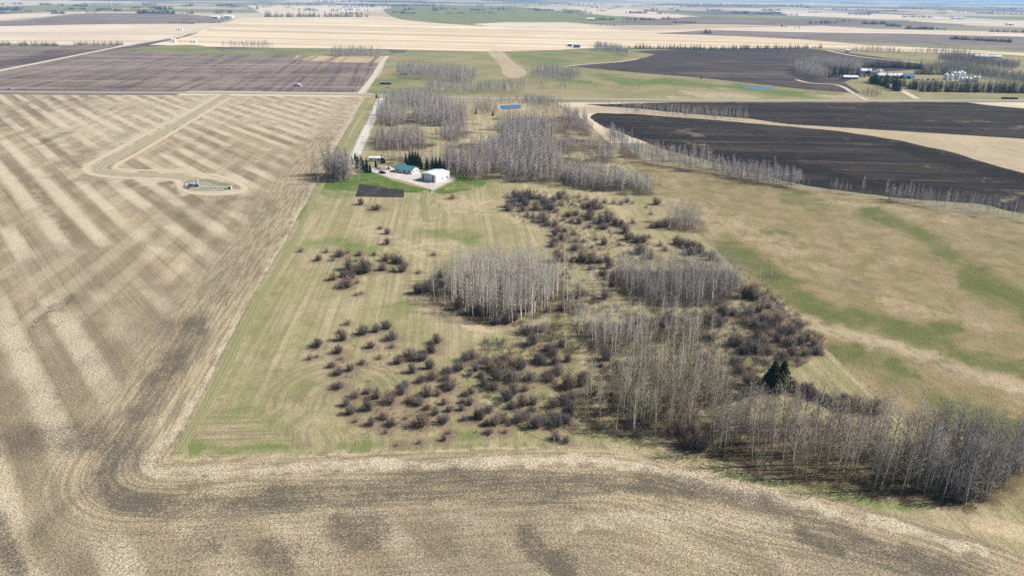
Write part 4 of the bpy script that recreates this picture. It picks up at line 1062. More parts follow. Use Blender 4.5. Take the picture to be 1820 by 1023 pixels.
LONE2 = ['small bare bush, first of the small ones scattered above the meadow patch', 'small bare bush, second of the small ones scattered above the meadow patch', 'small bare bush, third of the small ones scattered above the meadow patch', 'small bare bush, fourth of the small ones scattered above the meadow patch', 'small bare bush, fifth of the small ones scattered above the meadow patch', 'small bare bush, sixth of the small ones scattered above the meadow patch']
patches = {}
for s in big:
    patches.setdefault(s[6], []).append(s)
k = 0
for pn, lst in patches.items():
    lst.sort(key=lambda s: -s[1])
    per = 7
    rows = [sorted(lst[i:i + per], key=lambda s: s[0]) for i in range(0, len(lst), per)]
    for ri, row in enumerate(rows):
        for ci, s in enumerate(row):
            px, py, w, x, y, dd, _ = s
            wm = max(1.5, w * dd / FPX * random.uniform(.9, 1.2))
            if pn == 'lone':
                lab = min(LONE.items(), key=lambda q: abs(q[0][0] - px) + abs(q[0][1] - py))
                lab = lab[1] if abs(lab[0][0] - px) + abs(lab[0][1] - py) < 8 else LONE2.pop(0)
            else:
                lab = '%s shrub %s from left, row %s from front, %s' % ('broad' if w > 26 else 'dark', ORD[ci], ['one', 'two', 'three', 'four', 'five', 'six', 'seven', 'eight', 'nine', 'ten', 'eleven', 'twelve', 'thirteen', 'fourteen', 'fifteen', 'sixteen'][ri], pn)
            q = random.uniform(.8, 1.25)
            tin = random.choice([(1, 1, .98), (1.2, 1.02, .92), (.95, .97, 1.02), (1.4, 1.2, 1.05), (.85, .82, .85)])
            o = plant('bare_shrub', SHR_ME[k % len(SHR_ME)], ('stem', 'crown'), x, y, wm / 4.0, random.uniform(0, 6.28), (tin[0] * q, tin[1] * q, tin[2] * q, 1), wm / 4.0 * random.uniform(.7, 1.2))
            tag(o, lab, 'shrub', 'bare shrubs, ' + (pn if pn != 'lone' else 'standing alone in the meadow'))
            k += 1
st = Stuff()
for i, s in enumerate(small):
    px, py, w, x, y, dd, _ = s
    wm = max(1.2, w * dd / FPX * 1.15)
    S, C = SHRLO[i % 4]
    rz = random.uniform(0, 6.28)
    br = random.uniform(.8, 1.2)
    st.add(S, x, y, wm / 4, rz, (.115 * br, .10 * br, .092 * br))
    st.add(C, x, y, wm / 4, rz, (.135 * br, .115 * br, .11 * br))
# low undergrowth: knee-high brush under the aspens and through the thickets
def brush(poly, spacing, seed, hgt, fill, col=(.115, .10, .09)):
    for j, (x, y) in enumerate(scatter(poly, spacing, seed, True, fill)):
        S, C = SHRLO[j % 4]
        s = hgt / 2.7 * random.uniform(.6, 1.3)
        rz = random.uniform(0, 6.28)
        br = random.uniform(.75, 1.3)
        st.add(C, x, y, s, rz, [c * br for c in col])
for si, sp, hg, fl in ((2, 2.4, 2.6, .95), (3, 3.4, 1.9, .6), (4, 3.0, 1.8, .8), (7, 2.4, 2.6, .95), (8, 3.2, 1.6, .55), (9, 3.0, 2.2, .9), (5, 3.2, 2.0, .75), (14, 4, 1.6, .6), (15, 4.5, 2, .5), (16, 3.2, 2.4, .8)):
    brush(STANDS[si][1], sp, 900 + si, hg, fl)
brush([(1085, 770), (1150, 795), (1250, 800), (1320, 830), (1300, 790), (1250, 760), (1180, 770)], 3.2, 930, 1.8, .8)
brush([(1300, 470), (1390, 545), (1450, 600), (1465, 595), (1400, 540), (1310, 465)], 3.5, 931, .8, .6)
brush([(900, 345), (1000, 345), (1100, 400), (1160, 450), (1080, 500), (990, 490), (980, 420), (910, 385)], 3.0, 932, 1.6, .62, (.095, .082, .074))
brush([(620, 600), (800, 640), (1000, 640), (1060, 760), (900, 770), (640, 760), (610, 700)], 3.0, 933, .8, .5, (.12, .10, .086))
brush([(1250, 560), (1330, 515), (1400, 545), (1462, 622), (1330, 680), (1240, 640)], 2.6, 934, 2.3, .7, (.085, .072, .068))
brush([(840, 620), (960, 610), (1060, 640), (1090, 760), (980, 770), (880, 740)], 2.8, 935, 2.1, .55, (.10, .082, .072))
brush([(1080, 640), (1290, 640), (1320, 740), (1250, 800), (1120, 780)], 2.8, 936, 2.3, .62, (.085, .07, .062))
brush([(985, 540), (1120, 535), (1260, 560), (1290, 640), (1100, 650), (960, 600)], 3.0, 937, 2.0, .58, (.10, .085, .072))
brush([(1275, 705), (1345, 690), (1420, 705), (1480, 740), (1580, 765), (1480, 775), (1320, 765)], 2.8, 939, 1.9, .62, (.10, .082, .07))
brush([(1300, 790), (1480, 830), (1640, 860), (1640, 800), (1480, 775), (1320, 765)], 4.0, 938, 1.1, .5, (.11, .085, .065))
st.build('brushwood', m_stufftwig, 'low bare brush and undergrowth between the shrubs and trees', 'undergrowth')

def nth(n):
    return '%d%s' % (n, 'th' if 10 <= n % 100 <= 20 else {1: 'st', 2: 'nd', 3: 'rd'}.get(n % 10, 'th'))
def spruces(lst, group, labels, lo=False):
    if lo:
        lst = sorted(lst)
    for i, (px, py, hh) in enumerate(lst):
        x, y = G(px, py)
        lab = labels[i] if isinstance(labels, list) else labels.replace(' in the ', ', %s from left in the ' % nth(i + 1), 1) if ' in the ' in labels else labels + ', %s counted from the left' % nth(i + 1)
        if lo:
            o = link('spruce_tree', SPRLO_ME[i % 3])
            o.location = (x, y, 0)
            o.rotation_euler = (0, 0, random.uniform(0, 6.28))
            s = hh / 10.0 * random.uniform(.65, 1.25)
            w_ = random.uniform(1.1, 1.9)
            o.scale = (s * w_, s * w_, s * 1.05)
        else:
            s = hh / 12.0
            o = plant('spruce_tree', SPR_ME[i % len(SPR_ME)], ('trunk', 'crown'), x, y, s * (2.1 if px > 1300 else random.uniform(.95, 1.15)), random.uniform(0, 6.28), (1, 1, 1, 1), s)
        tag(o, lab, 'tree', group)

spruces([(1372, 690, 10.5), (1388, 689, 9.8)], 'spruces by the right thicket', ['larger dark green spruce beside the right thicket', 'smaller dark spruce on the right of the pair by the thicket'])
yard = [(626, 294, 7.5), (634, 300, 7.5), (640, 303, 8.5), (647, 305, 8), (652, 307, 8.5), (658, 307, 7.5), (644, 297, 8), (652, 298, 7.5), (636, 292, 7), (632, 287, 7), (641, 290, 6)]
spruces(yard, 'spruce clump at the driveway end', ['yard spruce number %s from the left in the dense clump at the driveway end' % w for w in ('one', 'four', 'six', 'eight', 'ten', 'eleven', 'seven', 'nine', 'three', 'two', 'five')])
spruces([(668, 298, 6), (679, 291, 7), (683, 290, 6.5), (691, 302, 3.5)], 'spruces round the camper', ['spruce in front of the long white camper', 'left spruce of the two at the camper\'s right end', 'right spruce of the two at the camper\'s right end', 'low dark bush at the left end of the house'])
spruces([(722, 295, 10), (729, 297, 12), (734, 296, 13), (739, 297, 12), (744, 298, 12), (748, 300, 9), (759, 301, 9.5), (769, 300, 9), (775, 303, 10), (782, 303, 10), (789, 306, 8)], 'spruces behind the house and shop',
        ['shortest left spruce behind the house roof', 'second spruce from the left behind the house', 'tallest spruce behind the house', 'fourth spruce behind the house roof', 'fifth spruce, right of the house roof', 'low right spruce of the house group', 'lone narrow spruce between house and shop', 'left spruce in the row behind the shop', 'second spruce behind the shop roof', 'third spruce behind the shop roof', 'small bright spruce at the right end behind the shop'])
spruces([(669, 175, 7.5), (673, 176, 5)], 'spruces at the driveway mouth', ['taller dark spruce at the mouth of the driveway', 'short spruce right beside it at the driveway mouth'])
spruces([(846, 203, 7), (876, 206, 6), (660, 196, 0.1)][:2], 'spruces by the dugout', ['spruce left of the blue dugout pond', 'small spruce below the left end of the dugout'])
row = [(1116 + 344 * i / 104 + random.uniform(-1, 1), 86.6 + 1.2 * math.sin(i / 30), random.uniform(8, 11.5)) for i in range(105) if random.random() < .93]
spruces(row, 'long spruce row above the dark field', 'dark spruce in the long even row above the dark purple field', True)
left1 = [(-10 + 112 * i / 30, 80.5 + i * .04, random.uniform(8, 11)) for i in range(31)]
spruces(left1, 'left shelterbelt spruces', 'dark spruce in the left end of the far left shelterbelt', True)
left2 = [(133 + 85 * i / 22, 80.5, random.uniform(7, 10)) for i in range(23)]
spruces(left2, 'right shelterbelt spruces', 'dark spruce in the right part of the far left shelterbelt', True)
belt = [(472 + 182 * i / 48, 30.6, random.uniform(20, 27)) for i in range(49) if random.random() < .9]
spruces(belt, 'tall far tree belt', 'tall dark tree in the long belt topping the golden field', True)
rf1 = [(1532 + 103 * i / 24, 119.5 + 3.5 * i / 24, random.uniform(9, 11)) for i in range(25)]
spruces([(a, b, c * 1.3) for a, b, c in rf1], 'spruce hedge behind the right farm', 'spruce in the straight hedge behind the right farm', True)
rf2 = [(1625 + 62 * i / 13, 132.5 + .8 * i / 13, random.uniform(7, 9)) for i in range(14)]
spruces([(a, b, c * 1.3) for a, b, c in rf2], 'spruces left of the grain bins', 'spruce in the short row left of the grain bins', True)
rf3 = [(1546 + 52 * i / 18 + random.uniform(-3, 3), 146 + 18 * i / 18 + random.uniform(-3, 1), random.uniform(10, 13)) for i in range(26) for i in [i % 19]]
spruces([(a, b, c * 1.3) for a, b, c in rf3], 'dark spruce wedge by the farm lane', 'dark spruce in the wedge left of the farm lane', True)
rf4 = [(1572 + 66 * i / 16 + random.uniform(-2, 2), 144 + 18 * i / 16, random.uniform(9, 12)) for i in range(17)]
spruces([(a, b, c * 1.3) for a, b, c in rf4], 'spruce line right of the farm lane', 'spruce in the slanting line right of the farm lane', True)
rf5 = [(1640 + 190 * i / 30 + random.uniform(-2, 2), 163 + 3 * i / 30, random.uniform(8, 11)) for i in range(31)]
spruces([(a, b, c * 1.3) for a, b, c in rf5], 'front shelterbelt spruces of the right farm', 'dark spruce in the front shelterbelt of the right farm', True)
rf6 = [(1470 + 75 * random.random(), 131 + 9 * random.random(), random.uniform(8, 11)) for i in range(16)]
spruces([(a, b, c * 1.3) for a, b, c in rf6], 'spruces round the farmhouse', 'dark spruce around the blue-grey farmhouse', True)

# far woods and shelterbelts near the skyline: too distant to count
st = Stuff()
def belt_line(x0, y0, x1, y1, step_px, hh, col, fat=1.0, jx=0.0):
    n = max(1, int(abs(x1 - x0) / step_px))
    for i in range(n):
        t = (i + random.uniform(-.4, .4)) / n
        x, y = G(x0 + (x1 - x0) * t, y0 + (y1 - y0) * t + random.uniform(-jx, jx))
        T, C = FAR[i % 6]
        A = SPRLO[i % 3][1]
        s = hh / 10.0 * random.uniform(.6, 1.2)
        br = random.uniform(.75, 1.25)
        st.add(A, x, y, s * fat * 2.4, random.uniform(0, 6.28), [c * br for c in col], s * .8)
DKG, BRN = (.035, .045, .035), (.10, .085, .075)
for a in [(148, 8, 220, 8, 4, 16, DKG), (220, 9, 262, 8, 4, 12, BRN), (245, 24, 312, 25, 2.2, 22, DKG), (318, 25, 340, 26, 4, 10, BRN), (152, 23, 175, 23, 4, 14, DKG), (40, 1, 145, 1, 4, 26, DKG), (300, 41, 345, 43, 3, 8, DKG), (370, 32, 412, 32, 5, 7, DKG), (610, 12, 700, 14, 4, 20, DKG), (560, 4, 700, 5, 4, 26, BRN),
          (595, 17, 660, 20, 6, 14, BRN), (840, 24, 880, 24, 4, 14, DKG), (970, 19, 1000, 20, 4, 14, DKG), (1005, 18, 1050, 33, 4, 8, BRN), (1045, 36, 1095, 36, 4, 18, BRN), (1110, 36, 1135, 36, 4, 14, DKG), (1140, 36, 1165, 36, 3, 18, DKG), (1175, 35, 1200, 35, 3, 20, DKG), (1050, 46, 1110, 47, 5, 8, BRN), (1195, 41, 1240, 42, 4, 12, BRN), (1255, 60, 1265, 60, 4, 20, BRN),
          (1180, 8, 1330, 10, 3, 24, (.04, .055, .06)), (1330, 9, 1450, 14, 3, 26, (.04, .055, .06)), (1120, 12, 1170, 12, 5, 16, BRN), (1320, 25, 1420, 28, 5, 16, BRN), (1510, 26, 1550, 27, 3, 20, DKG), (1605, 31, 1660, 32, 3, 16, DKG), (1440, 42, 1490, 42, 4, 16, BRN), (1490, 38, 1515, 39, 4, 12, BRN), (1535, 43, 1560, 44, 3, 20, DKG), (1565, 43, 1577, 44, 3, 26, DKG), (1575, 47, 1602, 48, 3, 16, BRN),
          (1610, 52, 1660, 53, 2.6, 16, DKG), (1660, 52, 1685, 53, 4, 13, BRN), (1388, 48, 1432, 51, 9, 12, BRN), (1690, 70, 1800, 76, 4, 14, BRN), (1760, 57, 1830, 59, 4, 14, (.08, .075, .08)), (1500, 8, 1560, 9, 5, 24, BRN), (1600, 12, 1700, 14, 5, 22, BRN), (1700, 22, 1820, 26, 6, 18, BRN), (860, 3, 960, 4, 4, 28, BRN), (740, 5, 800, 6, 4, 24, BRN), (960, 8, 1080, 10, 6, 22, BRN), (1130, 8, 1180, 20, 9, 14, BRN)]:
    belt_line(*a)
for i in range(260):
    px, py = random.uniform(-100, 1920), random.choice([3, 5, 8, 11, 14, 18]) + random.uniform(-1, 1) + 6
    n = random.randint(2, 9)
    belt_line(px, py, px + n * 3.5, py + .2, 3.5, random.uniform(10, 22), random.choice([BRN, BRN, DKG, (.06, .06, .06)]))
st.build('far_woods', m_stufftwig, 'dark tree belts and woods scattered toward the hazy horizon', 'woodland')

# ------------------------------------------------------------------ buildings
def box(bm, x0, x1, y0, y1, z0, z1):
    v = [bm.verts.new(p) for p in ((x0, y0, z0), (x1, y0, z0), (x1, y1, z0), (x0, y1, z0), (x0, y0, z1), (x1, y0, z1), (x1, y1, z1), (x0, y1, z1))]
    for f in ((3, 2, 1, 0), (4, 5, 6, 7), (0, 1, 5, 4), (1, 2, 6, 5), (2, 3, 7, 6), (3, 0, 4, 7)):
        bm.faces.new([v[i] for i in f])

def part(name, parent, mat, fn, bev=0.0, smooth=False):
    bm = bmesh.new()
    fn(bm)
    if bev:
        bmesh.ops.bevel(bm, geom=bm.edges[:], offset=bev, segments=2, affect='EDGES', clamp_overlap=True)
    bmesh.ops.recalc_face_normals(bm, faces=bm.faces[:])
    me = bpy.data.meshes.new(name)
    bm.to_mesh(me)
    bm.free()
    me.materials.append(mat)
    if smooth:
        me.polygons.foreach_set('use_smooth', np.ones(len(me.polygons), bool))
    return link(name, me, parent)

def boxpart(name, parent, mat, *b, bev=0.0):
    return part(name, parent, mat, lambda bm: box(bm, *b), bev)

def cyl(bm, r0, r1, z0, z1, n=24, cap=True, x=0, y=0):
    a = [bm.verts.new((x + r0 * math.cos(t), y + r0 * math.sin(t), z0)) for t in [i * 2 * math.pi / n for i in range(n)]]
    if r1 < 1e-4:
        p = bm.verts.new((x, y, z1))
        for i in range(n):
            bm.faces.new((a[i], a[(i + 1) % n], p))
    else:
        b = [bm.verts.new((x + r1 * math.cos(t), y + r1 * math.sin(t), z1)) for t in [i * 2 * math.pi / n for i in range(n)]]
        for i in range(n):
            bm.faces.new((a[i], a[(i + 1) % n], b[(i + 1) % n], b[i]))
        if cap:
            bm.faces.new(b)
    if cap:
        bm.faces.new(a[::-1])

def ribbed(name, col, pitch=.3, rough=.4, metal=0.0, axis=0):
    t = NT(name)
    oc = t.n('ShaderNodeTexCoord').outputs['Object']
    n = t.noise(oc, 2.0, 4.0, dim='3D')
    w = t.n('ShaderNodeTexWave', wave_type='BANDS', bands_direction='XYZ'[axis])
    t.put(w.inputs['Vector'], oc)
    w.inputs['Scale'].default_value = .314 / pitch
    c = t.mix(n, tuple(q * .85 for q in col), tuple(min(1, q * 1.08) for q in col))
    t.bsdf.inputs['Roughness'].default_value = rough
    t.bsdf.inputs['Metallic'].default_value = metal
    t.bsdf.inputs['Specular IOR Level'].default_value = .4
    t.bump(w.outputs[1], .5, .04)
    return t.done(c)

m_white = ribbed('white_siding', (.78, .78, .76), .3)
m_whiteroof = ribbed('white_sheet_roof', (.80, .80, .78), .4, .35)
m_galv = ribbed('galvanised_sheet', (.74, .77, .80), .25, .4, .1, 2)
m_galvroof = ribbed('galvanised_roof', (.74, .77, .80), .5, .4, .1)
m_teal = ribbed('teal_roof', (.07, .24, .25), .35, .5)
m_grayroof = ribbed('grey_roof', (.20, .21, .22), .4, .6)
m_blue = ribbed('blue_siding', (.10, .22, .36), .3)
m_dark = plain('dark_trim', (.02, .025, .035), .5)
m_glass = plain('window_glass', (.03, .04, .05), .1, .6)
m_brownwall = plain('brown_wall', (.20, .13, .09), .8)
m_red = plain('red_wall', (.25, .05, .03), .7)
m_concrete = plain('concrete', (.5, .48, .45), .9)
m_tyre = plain('tyre_rubber', (.018, .018, .018), .85)
m_rim = plain('wheel_rim', (.5, .5, .5), .35, .5, .6)
m_doorw = plain('door_panel', (.62, .66, .70), .5)
m_rail = plain('weathered_wood', (.24, .20, .15), .9)

def building(name, label, A, az, L, W, hw, rise, wallm, roofm, eave=.4, cat='building', features=(), group=None, gable_axis='x', z=0.0):
    """A = ground point of the front-left corner, az = compass direction the front wall runs; local x along the front, y into the depth"""
    e = empty(name, (A[0], A[1], z), math.pi / 2 - az)
    tag(e, label, cat, group)
    def wall(bm):
        if gable_axis == 'x':
            prof = [(0, -.1), (W, -.1), (W, hw), (W / 2, hw + rise), (0, hw)]
            a = [bm.verts.new((0, y, zz)) for y, zz in prof]
            b = [bm.verts.new((L, y, zz)) for y, zz in prof]
        else:
            prof = [(0, -.1), (L, -.1), (L, hw), (L / 2, hw + rise), (0, hw)]
            a = [bm.verts.new((x, 0, zz)) for x, zz in prof]
            b = [bm.verts.new((x, W, zz)) for x, zz in prof]
        n = len(prof)
        bm.faces.new(a)
        bm.faces.new(b[::-1])
        for i in range(n):
            if i not in (2, 3):
                bm.faces.new((a[i], b[i], b[(i + 1) % n], a[(i + 1) % n]))
    part('wall', e, wallm, wall)
    sp = W if gable_axis == 'x' else L
    ln = L if gable_axis == 'x' else W
    sl = rise / (sp / 2)
    def roof(bm):
        th = .14
        prof = [(-eave, hw - eave * sl + .03), (sp / 2, hw + rise + .03), (sp + eave, hw - eave * sl + .03), (sp + eave, hw - eave * sl + .03 + th), (sp / 2, hw + rise + .05 + th), (-eave, hw - eave * sl + .03 + th)]
        f = (lambda u, v, w: (u, v, w)) if gable_axis == 'x' else (lambda u, v, w: (v, u, w))
        a = [bm.verts.new(f(-eave, p, q)) for p, q in prof]
        b = [bm.verts.new(f(ln + eave, p, q)) for p, q in prof]
        n = len(prof)
        for tri in ((0, 1, 4, 5), (1, 2, 3, 4)):
            bm.faces.new([a[i] for i in tri])
            bm.faces.new([b[i] for i in tri[::-1]])
        for i in range(n):
            bm.faces.new((a[i], b[i], b[(i + 1) % n], a[(i + 1) % n]))
    rf = part('roof', e, roofm, roof)
    for ft in features:
        kind, face, u0, u1, z0, z1 = ft[:6]
        mat = ft[6] if len(ft) > 6 else (m_glass if kind == 'window' else m_doorw)
        o = .07
        if face == 'front': b = (u0, u1, -o, .03, z0, z1)
        elif face == 'back': b = (u0, u1, W - .03, W + o, z0, z1)
        elif face == 'right': b = (L - .03, L + o, u0, u1, z0, z1)
        else: b = (-o, .03, u0, u1, z0, z1)
        p = boxpart(kind, e, mat, *b)
        if kind == 'window':
            if face in ('front', 'back'):
                boxpart('sill', p, m_white, b[0] - .1, b[1] + .1, b[2] - .06, b[3] + .06, z0 - .12, z0 - .005)
            else:
                boxpart('sill', p, m_white, b[0] - .06, b[1] + .06, b[2] - .1, b[3] + .1, z0 - .12, z0 - .005)
    return e, rf

# white workshop
A = G(749, 320.5)
e, rf = building('workshop', 'large white metal workshop with a wide front door on the gravel yard', A, rad(124), 11.8, 13.5, 4.6, .75, m_white, m_whiteroof, .25, gable_axis='y',
    features=[('trim_panel', 'front', 1.05, 1.85, .1, 4.3, m_dark), ('trim_panel', 'front', 9.1, 9.95, .1, 4.3, m_dark), ('large_door', 'front', 2.0, 9.0, .15, 4.1, m_doorw), ('door', 'right', 2.0, 3.0, .05, 2.1, m_doorw), ('window', 'right', 6.0, 7.2, 1.2, 2.2), ('window', 'right', 10, 11.2, 1.2, 2.2)])
boxpart('apron', e, m_concrete, 1.0, 10.2, -2.2, -.15, -.05, .12)
# house
A = G(702.5, 306)
hz, rf = building('bungalow', 'white bungalow with a teal metal roof beside the gravel yard', A, rad(117), 13.2, 8.2, 2.7, 1.75, m_white, m_teal, .7,
    features=[('window', 'front', 1.0, 2.6, 1.0, 2.1), ('door', 'front', 4.2, 5.2, .1, 2.2), ('window', 'front', 6.4, 8.4, .9, 2.1), ('window', 'front', 10.0, 11.6, 1.0, 2.1), ('window', 'right', 1.4, 2.8, 1.0, 2.1), ('window', 'right', 5.2, 6.6, 1.0, 2.1), ('door', 'right', 3.5, 4.5, .1, 2.2, m_doorw)])
boxpart('chimney', rf, m_concrete, 4.0, 4.6, 4.6, 5.2, 3.6, 5.3)
# long white camper home behind the spruces
A = G(655.5, 288)
building('mobile_home', 'long white mobile home half hidden behind the yard spruces', A, rad(92), 10.4, 4.2, 2.9, .55, m_white, m_whiteroof, .15, features=[('window', 'front', 1, 2.3, 1.2, 2.1), ('door', 'front', 4, 4.9, .3, 2.3), ('window', 'front', 6, 7.6, 1.2, 2.1), ('window', 'front', 8.6, 9.6, 1.2, 2.1)])
# place across the road
A = G(676, 150.5)
building('shed', 'long low dark-roofed shed on the lawn across the road', A, rad(91), 14, 6, 2.6, 1.0, m_brownwall, m_grayroof, .4, features=[('large_door', 'front', 1, 4.5, 0, 2.3, m_dark), ('large_door', 'front', 6, 9.5, 0, 2.3, m_dark), ('window', 'front', 11, 12.6, 1, 2)])
A = G(713, 133.5)
building('farmhouse', 'small dark house under the trees across the road', A, rad(95), 9, 7, 2.6, 1.6, m_brownwall, m_grayroof, .5, features=[('window', 'front', 1, 2.4, 1, 2), ('door', 'front', 4, 5, 0, 2.1), ('window', 'front', 6.4, 8, 1, 2)])
A = G(738, 132.5)
building('garage', 'small white and dark garage right of the dark house', A, rad(95), 9, 6, 2.5, 1.2, m_white, m_grayroof, .4, features=[('large_door', 'front', 1, 4, 0, 2.2, m_dark), ('large_door', 'front', 5, 8, 0, 2.2, m_dark)])
# two blue sheds on the golden field
A = G(1008.5, 83)
building('shed', 'left white-roofed blue shed standing on the golden field', A, rad(92), 10, 10, 5, 2.2, m_blue, m_whiteroof, .3, features=[('large_door', 'front', 3, 7, 0, 4, m_dark)])
A = G(1019, 85)
building('shed', 'right blue shed with a white end wall on the golden field', A, rad(92), 15, 9, 4.6, 1.2, m_blue, m_blue, .3, features=[('large_door', 'front', 2, 5, 0, 3.6, m_dark), ('large_door', 'front', 7, 10, 0, 3.6, m_dark), ('trim_panel', 'right', .3, 8.7, .1, 4.4, m_white)])
# right farm
A = G(1499.5, 141)
building('farmhouse', 'long blue-grey farmhouse among spruces at the right farm', A, rad(93), 20, 9, 3.0, 2.0, m_blue, m_galvroof, .5, features=[('window', 'front', 1, 3, 1, 2.2), ('window', 'front', 5, 7, 1, 2.2), ('door', 'front', 9, 10, 0, 2.1), ('window', 'front', 12, 14, 1, 2.2), ('window', 'front', 16, 18, 1, 2.2)])
A = G(1531, 130.5)
building('barn', 'pale square-roofed shed behind the farmhouse', A, rad(97), 15, 12, 3.6, 3.0, m_galv, m_galvroof, .4, features=[('large_door', 'front', 5, 10, 0, 3.2, m_dark)])
A = G(1560, 139)
building('barn', 'very long pale metal barn at the right farm', A, rad(91), 42, 12, 3.8, 2.6, m_galv, m_galvroof, .4, features=[('large_door', 'front', 4 + 9 * i, 8 + 9 * i, 0, 3.2, m_dark) for i in range(4)])
A = G(1607, 140.5)
building('barn', 'bright blue-roofed barn at the end of the long barn', A, rad(100), 13, 11, 4.5, 3.4, m_white, m_blue, .4, features=[('large_door', 'front', 3, 8, 0, 3.8, m_dark), ('window', 'right', 3, 5, 1.5, 3)])
# far homestead
A = G(1732, 105)
building('barn', 'large white and blue barn at the far right homestead', A, rad(96), 27, 14, 5, 3.2, m_blue, m_whiteroof, .5, features=[('trim_panel', 'front', 13, 26.5, .1, 4.8, m_white), ('large_door', 'front', 3, 8, 0, 4, m_dark)])
A = G(1761, 104)
building('farmhouse', 'pale house right of the big barn at the far homestead', A, rad(96), 20, 9, 3.5, 2.4, m_galv, m_galvroof, .4, features=[('window', 'front', 2, 4, 1, 2.4), ('window', 'front', 8, 10, 1, 2.4), ('door', 'front', 12, 13.2, 0, 2.2)])
A = G(1504, 94)
building('shed', 'tiny white shed at the left end of the far grey belt', A, rad(90), 7, 6, 5, 2, m_white, m_whiteroof, .3, features=[('door', 'front', 3, 4, 0, 2.1)])
for px, py, L, lab in ((375, 33, 30, 'left pale farm building on the skyline field at upper left'), (398, 32, 34, 'right pale farm building on the skyline field at upper left'), (615, 17.5, 50, 'pale farm building in front of the far wood near the top'), (985, 21, 50, 'blue-white farm building on the far green pasture'), (1043, 36.5, 34, 'small white shed beside the far bare trees'), (1695, 34, 60, 'white farm building near the top right'), (1790, 45, 30, 'small white building far right'), (1378, 23, 50, 'white shed far away at top right of centre')):
    A = G(px, py)
    building('farm_building', lab, A, rad(93), L, L * .5, 6, 4, m_white, m_whiteroof, .4, features=[('large_door', 'front', L * .3, L * .6, 0, 4.5, m_dark)])

def grain_bin(px, py, r, hh, label, group, mat=None):
    x, y = G(px, py)
    e = empty('grain_bin', (x, y, 0))
    tag(e, label, 'grain bin', group)
    def wall(bm):
        n = 8
        for i in range(n):
            cyl(bm, r, r, hh * i / n + (-.1 if i == 0 else 0), hh * (i + 1) / n - .03, 20, False)
            cyl(bm, r, r * 1.02, hh * (i + 1) / n - .03, hh * (i + 1) / n, 20, False)
    part('wall', e, m_galv if mat is None else mat, wall, smooth=False)
    rf = part('roof', e, m_galvroof if mat is None else mat, lambda bm: cyl(bm, r * 1.06, r * .14, hh, hh + r * .62, 20, True))
    part('cap', rf, m_white, lambda bm: cyl(bm, r * .18, r * .12, hh + r * .60, hh + r * .75, 10, True))
    boxpart('door', e, m_doorw, -.45, .45, -r - .06, -r + .1, .4, 2.0)
    return e
BN = [(1680, 142, 3.1, 7.6, 'leftmost big grain bin at the right farm'), (1689.5, 143, 3.1, 7.2, 'second big bluish grain bin at the right farm'), (1694, 140, 3.0, 8.4, 'tall grain bin behind the second one'), (1701, 141, 3.1, 9.0, 'tall white grain bin, left of the rear pair'), (1705.5, 139.5, 2.9, 9.4, 'tallest grain bin at the back of the group'), (1710.5, 140.5, 2.8, 8.6, 'rightmost of the tall rear grain bins'),
      (1708, 145.5, 2.6, 5, 'leftmost short grain bin in the front row'), (1715, 145.5, 2.7, 5.2, 'second short grain bin in the front row'), (1722.5, 146, 2.7, 5.2, 'third short grain bin in the front row'), (1729.5, 146, 2.5, 7, 'slim grain bin left of the end one'), (1737, 146.5, 2.5, 7.2, 'rightmost slim grain bin of the front row')]
for b in BN:
    grain_bin(*b, 'grain bins at the right farm')
for i, px in enumerate((1553, 1557.5, 1562, 1566)):
    grain_bin(px, 132.5 - (i % 2) * .8, 2.2, (4.2, 5, 6.5, 5)[i], ['first', 'second', 'third, tallest', 'fourth'][i] + ' white bin of the cluster left of the long barn', 'white bins by the long barn', m_white)
for px, py, lab in ((306.5, 76, 'left silvery grain bin of the pair beside the far gravel road'), (311, 76, 'right silvery grain bin of the pair beside the far gravel road'), (343, 76.5, 'left tan grain bin on the pale field edge'), (348, 76.5, 'right tan grain bin on the pale field edge')):
    grain_bin(px, py, 3.2, 7 if px < 320 else 5, lab, 'grain bins by the far gravel road')
for i, px in enumerate((315.5, 319.5, 324)):
    grain_bin(px, 54.5, 3, 5, ['left', 'middle', 'right'][i] + ' bin of the three tiny dark bins in the far pale field', 'three far bins')

# ------------------------------------------------------------------ vehicles
def wheels(e, L, Wd, r, xs):
    for x in xs:
        for s in (-1, 1):
            def wl(bm, x=x, s=s):
                g = bmesh.ops.create_cone(bm, cap_ends=True, segments=16, radius1=r, radius2=r, depth=.24)
                bmesh.ops.rotate(bm, verts=bm.verts[:], cent=(0, 0, 0), matrix=Matrix.Rotation(math.pi / 2, 3, 'X'))
                bmesh.ops.translate(bm, verts=bm.verts[:], vec=(x, s * (Wd / 2 - .08), r))
            w = part('wheel', e, m_tyre, wl)
            def rm(bm, x=x, s=s):
                bmesh.ops.create_cone(bm, cap_ends=True, segments=12, radius1=r * .6, radius2=r * .6, depth=.03)
                bmesh.ops.rotate(bm, verts=bm.verts[:], cent=(0, 0, 0), matrix=Matrix.Rotation(math.pi / 2, 3, 'X'))
                bmesh.ops.translate(bm, verts=bm.verts[:], vec=(x, s * (Wd / 2 + .055), r))
            part('rim', w, m_rim, rm)

def extr(prof, w0, w1, zsplit=None):
    """side profile (x, z) drawn across the width; upper points are narrower"""
    def fn(bm):
        a = [bm.verts.new((x, -(w1 if zsplit and z > zsplit else w0) / 2, z)) for x, z in prof]
        b = [bm.verts.new((x, (w1 if zsplit and z > zsplit else w0) / 2, z)) for x, z in prof]
        n = len(prof)
        bm.faces.new(a)
        bm.faces.new(b[::-1])
        for i in range(n):
            bm.faces.new((a[i], b[i], b[(i + 1) % n], a[(i + 1) % n]))
    return fn

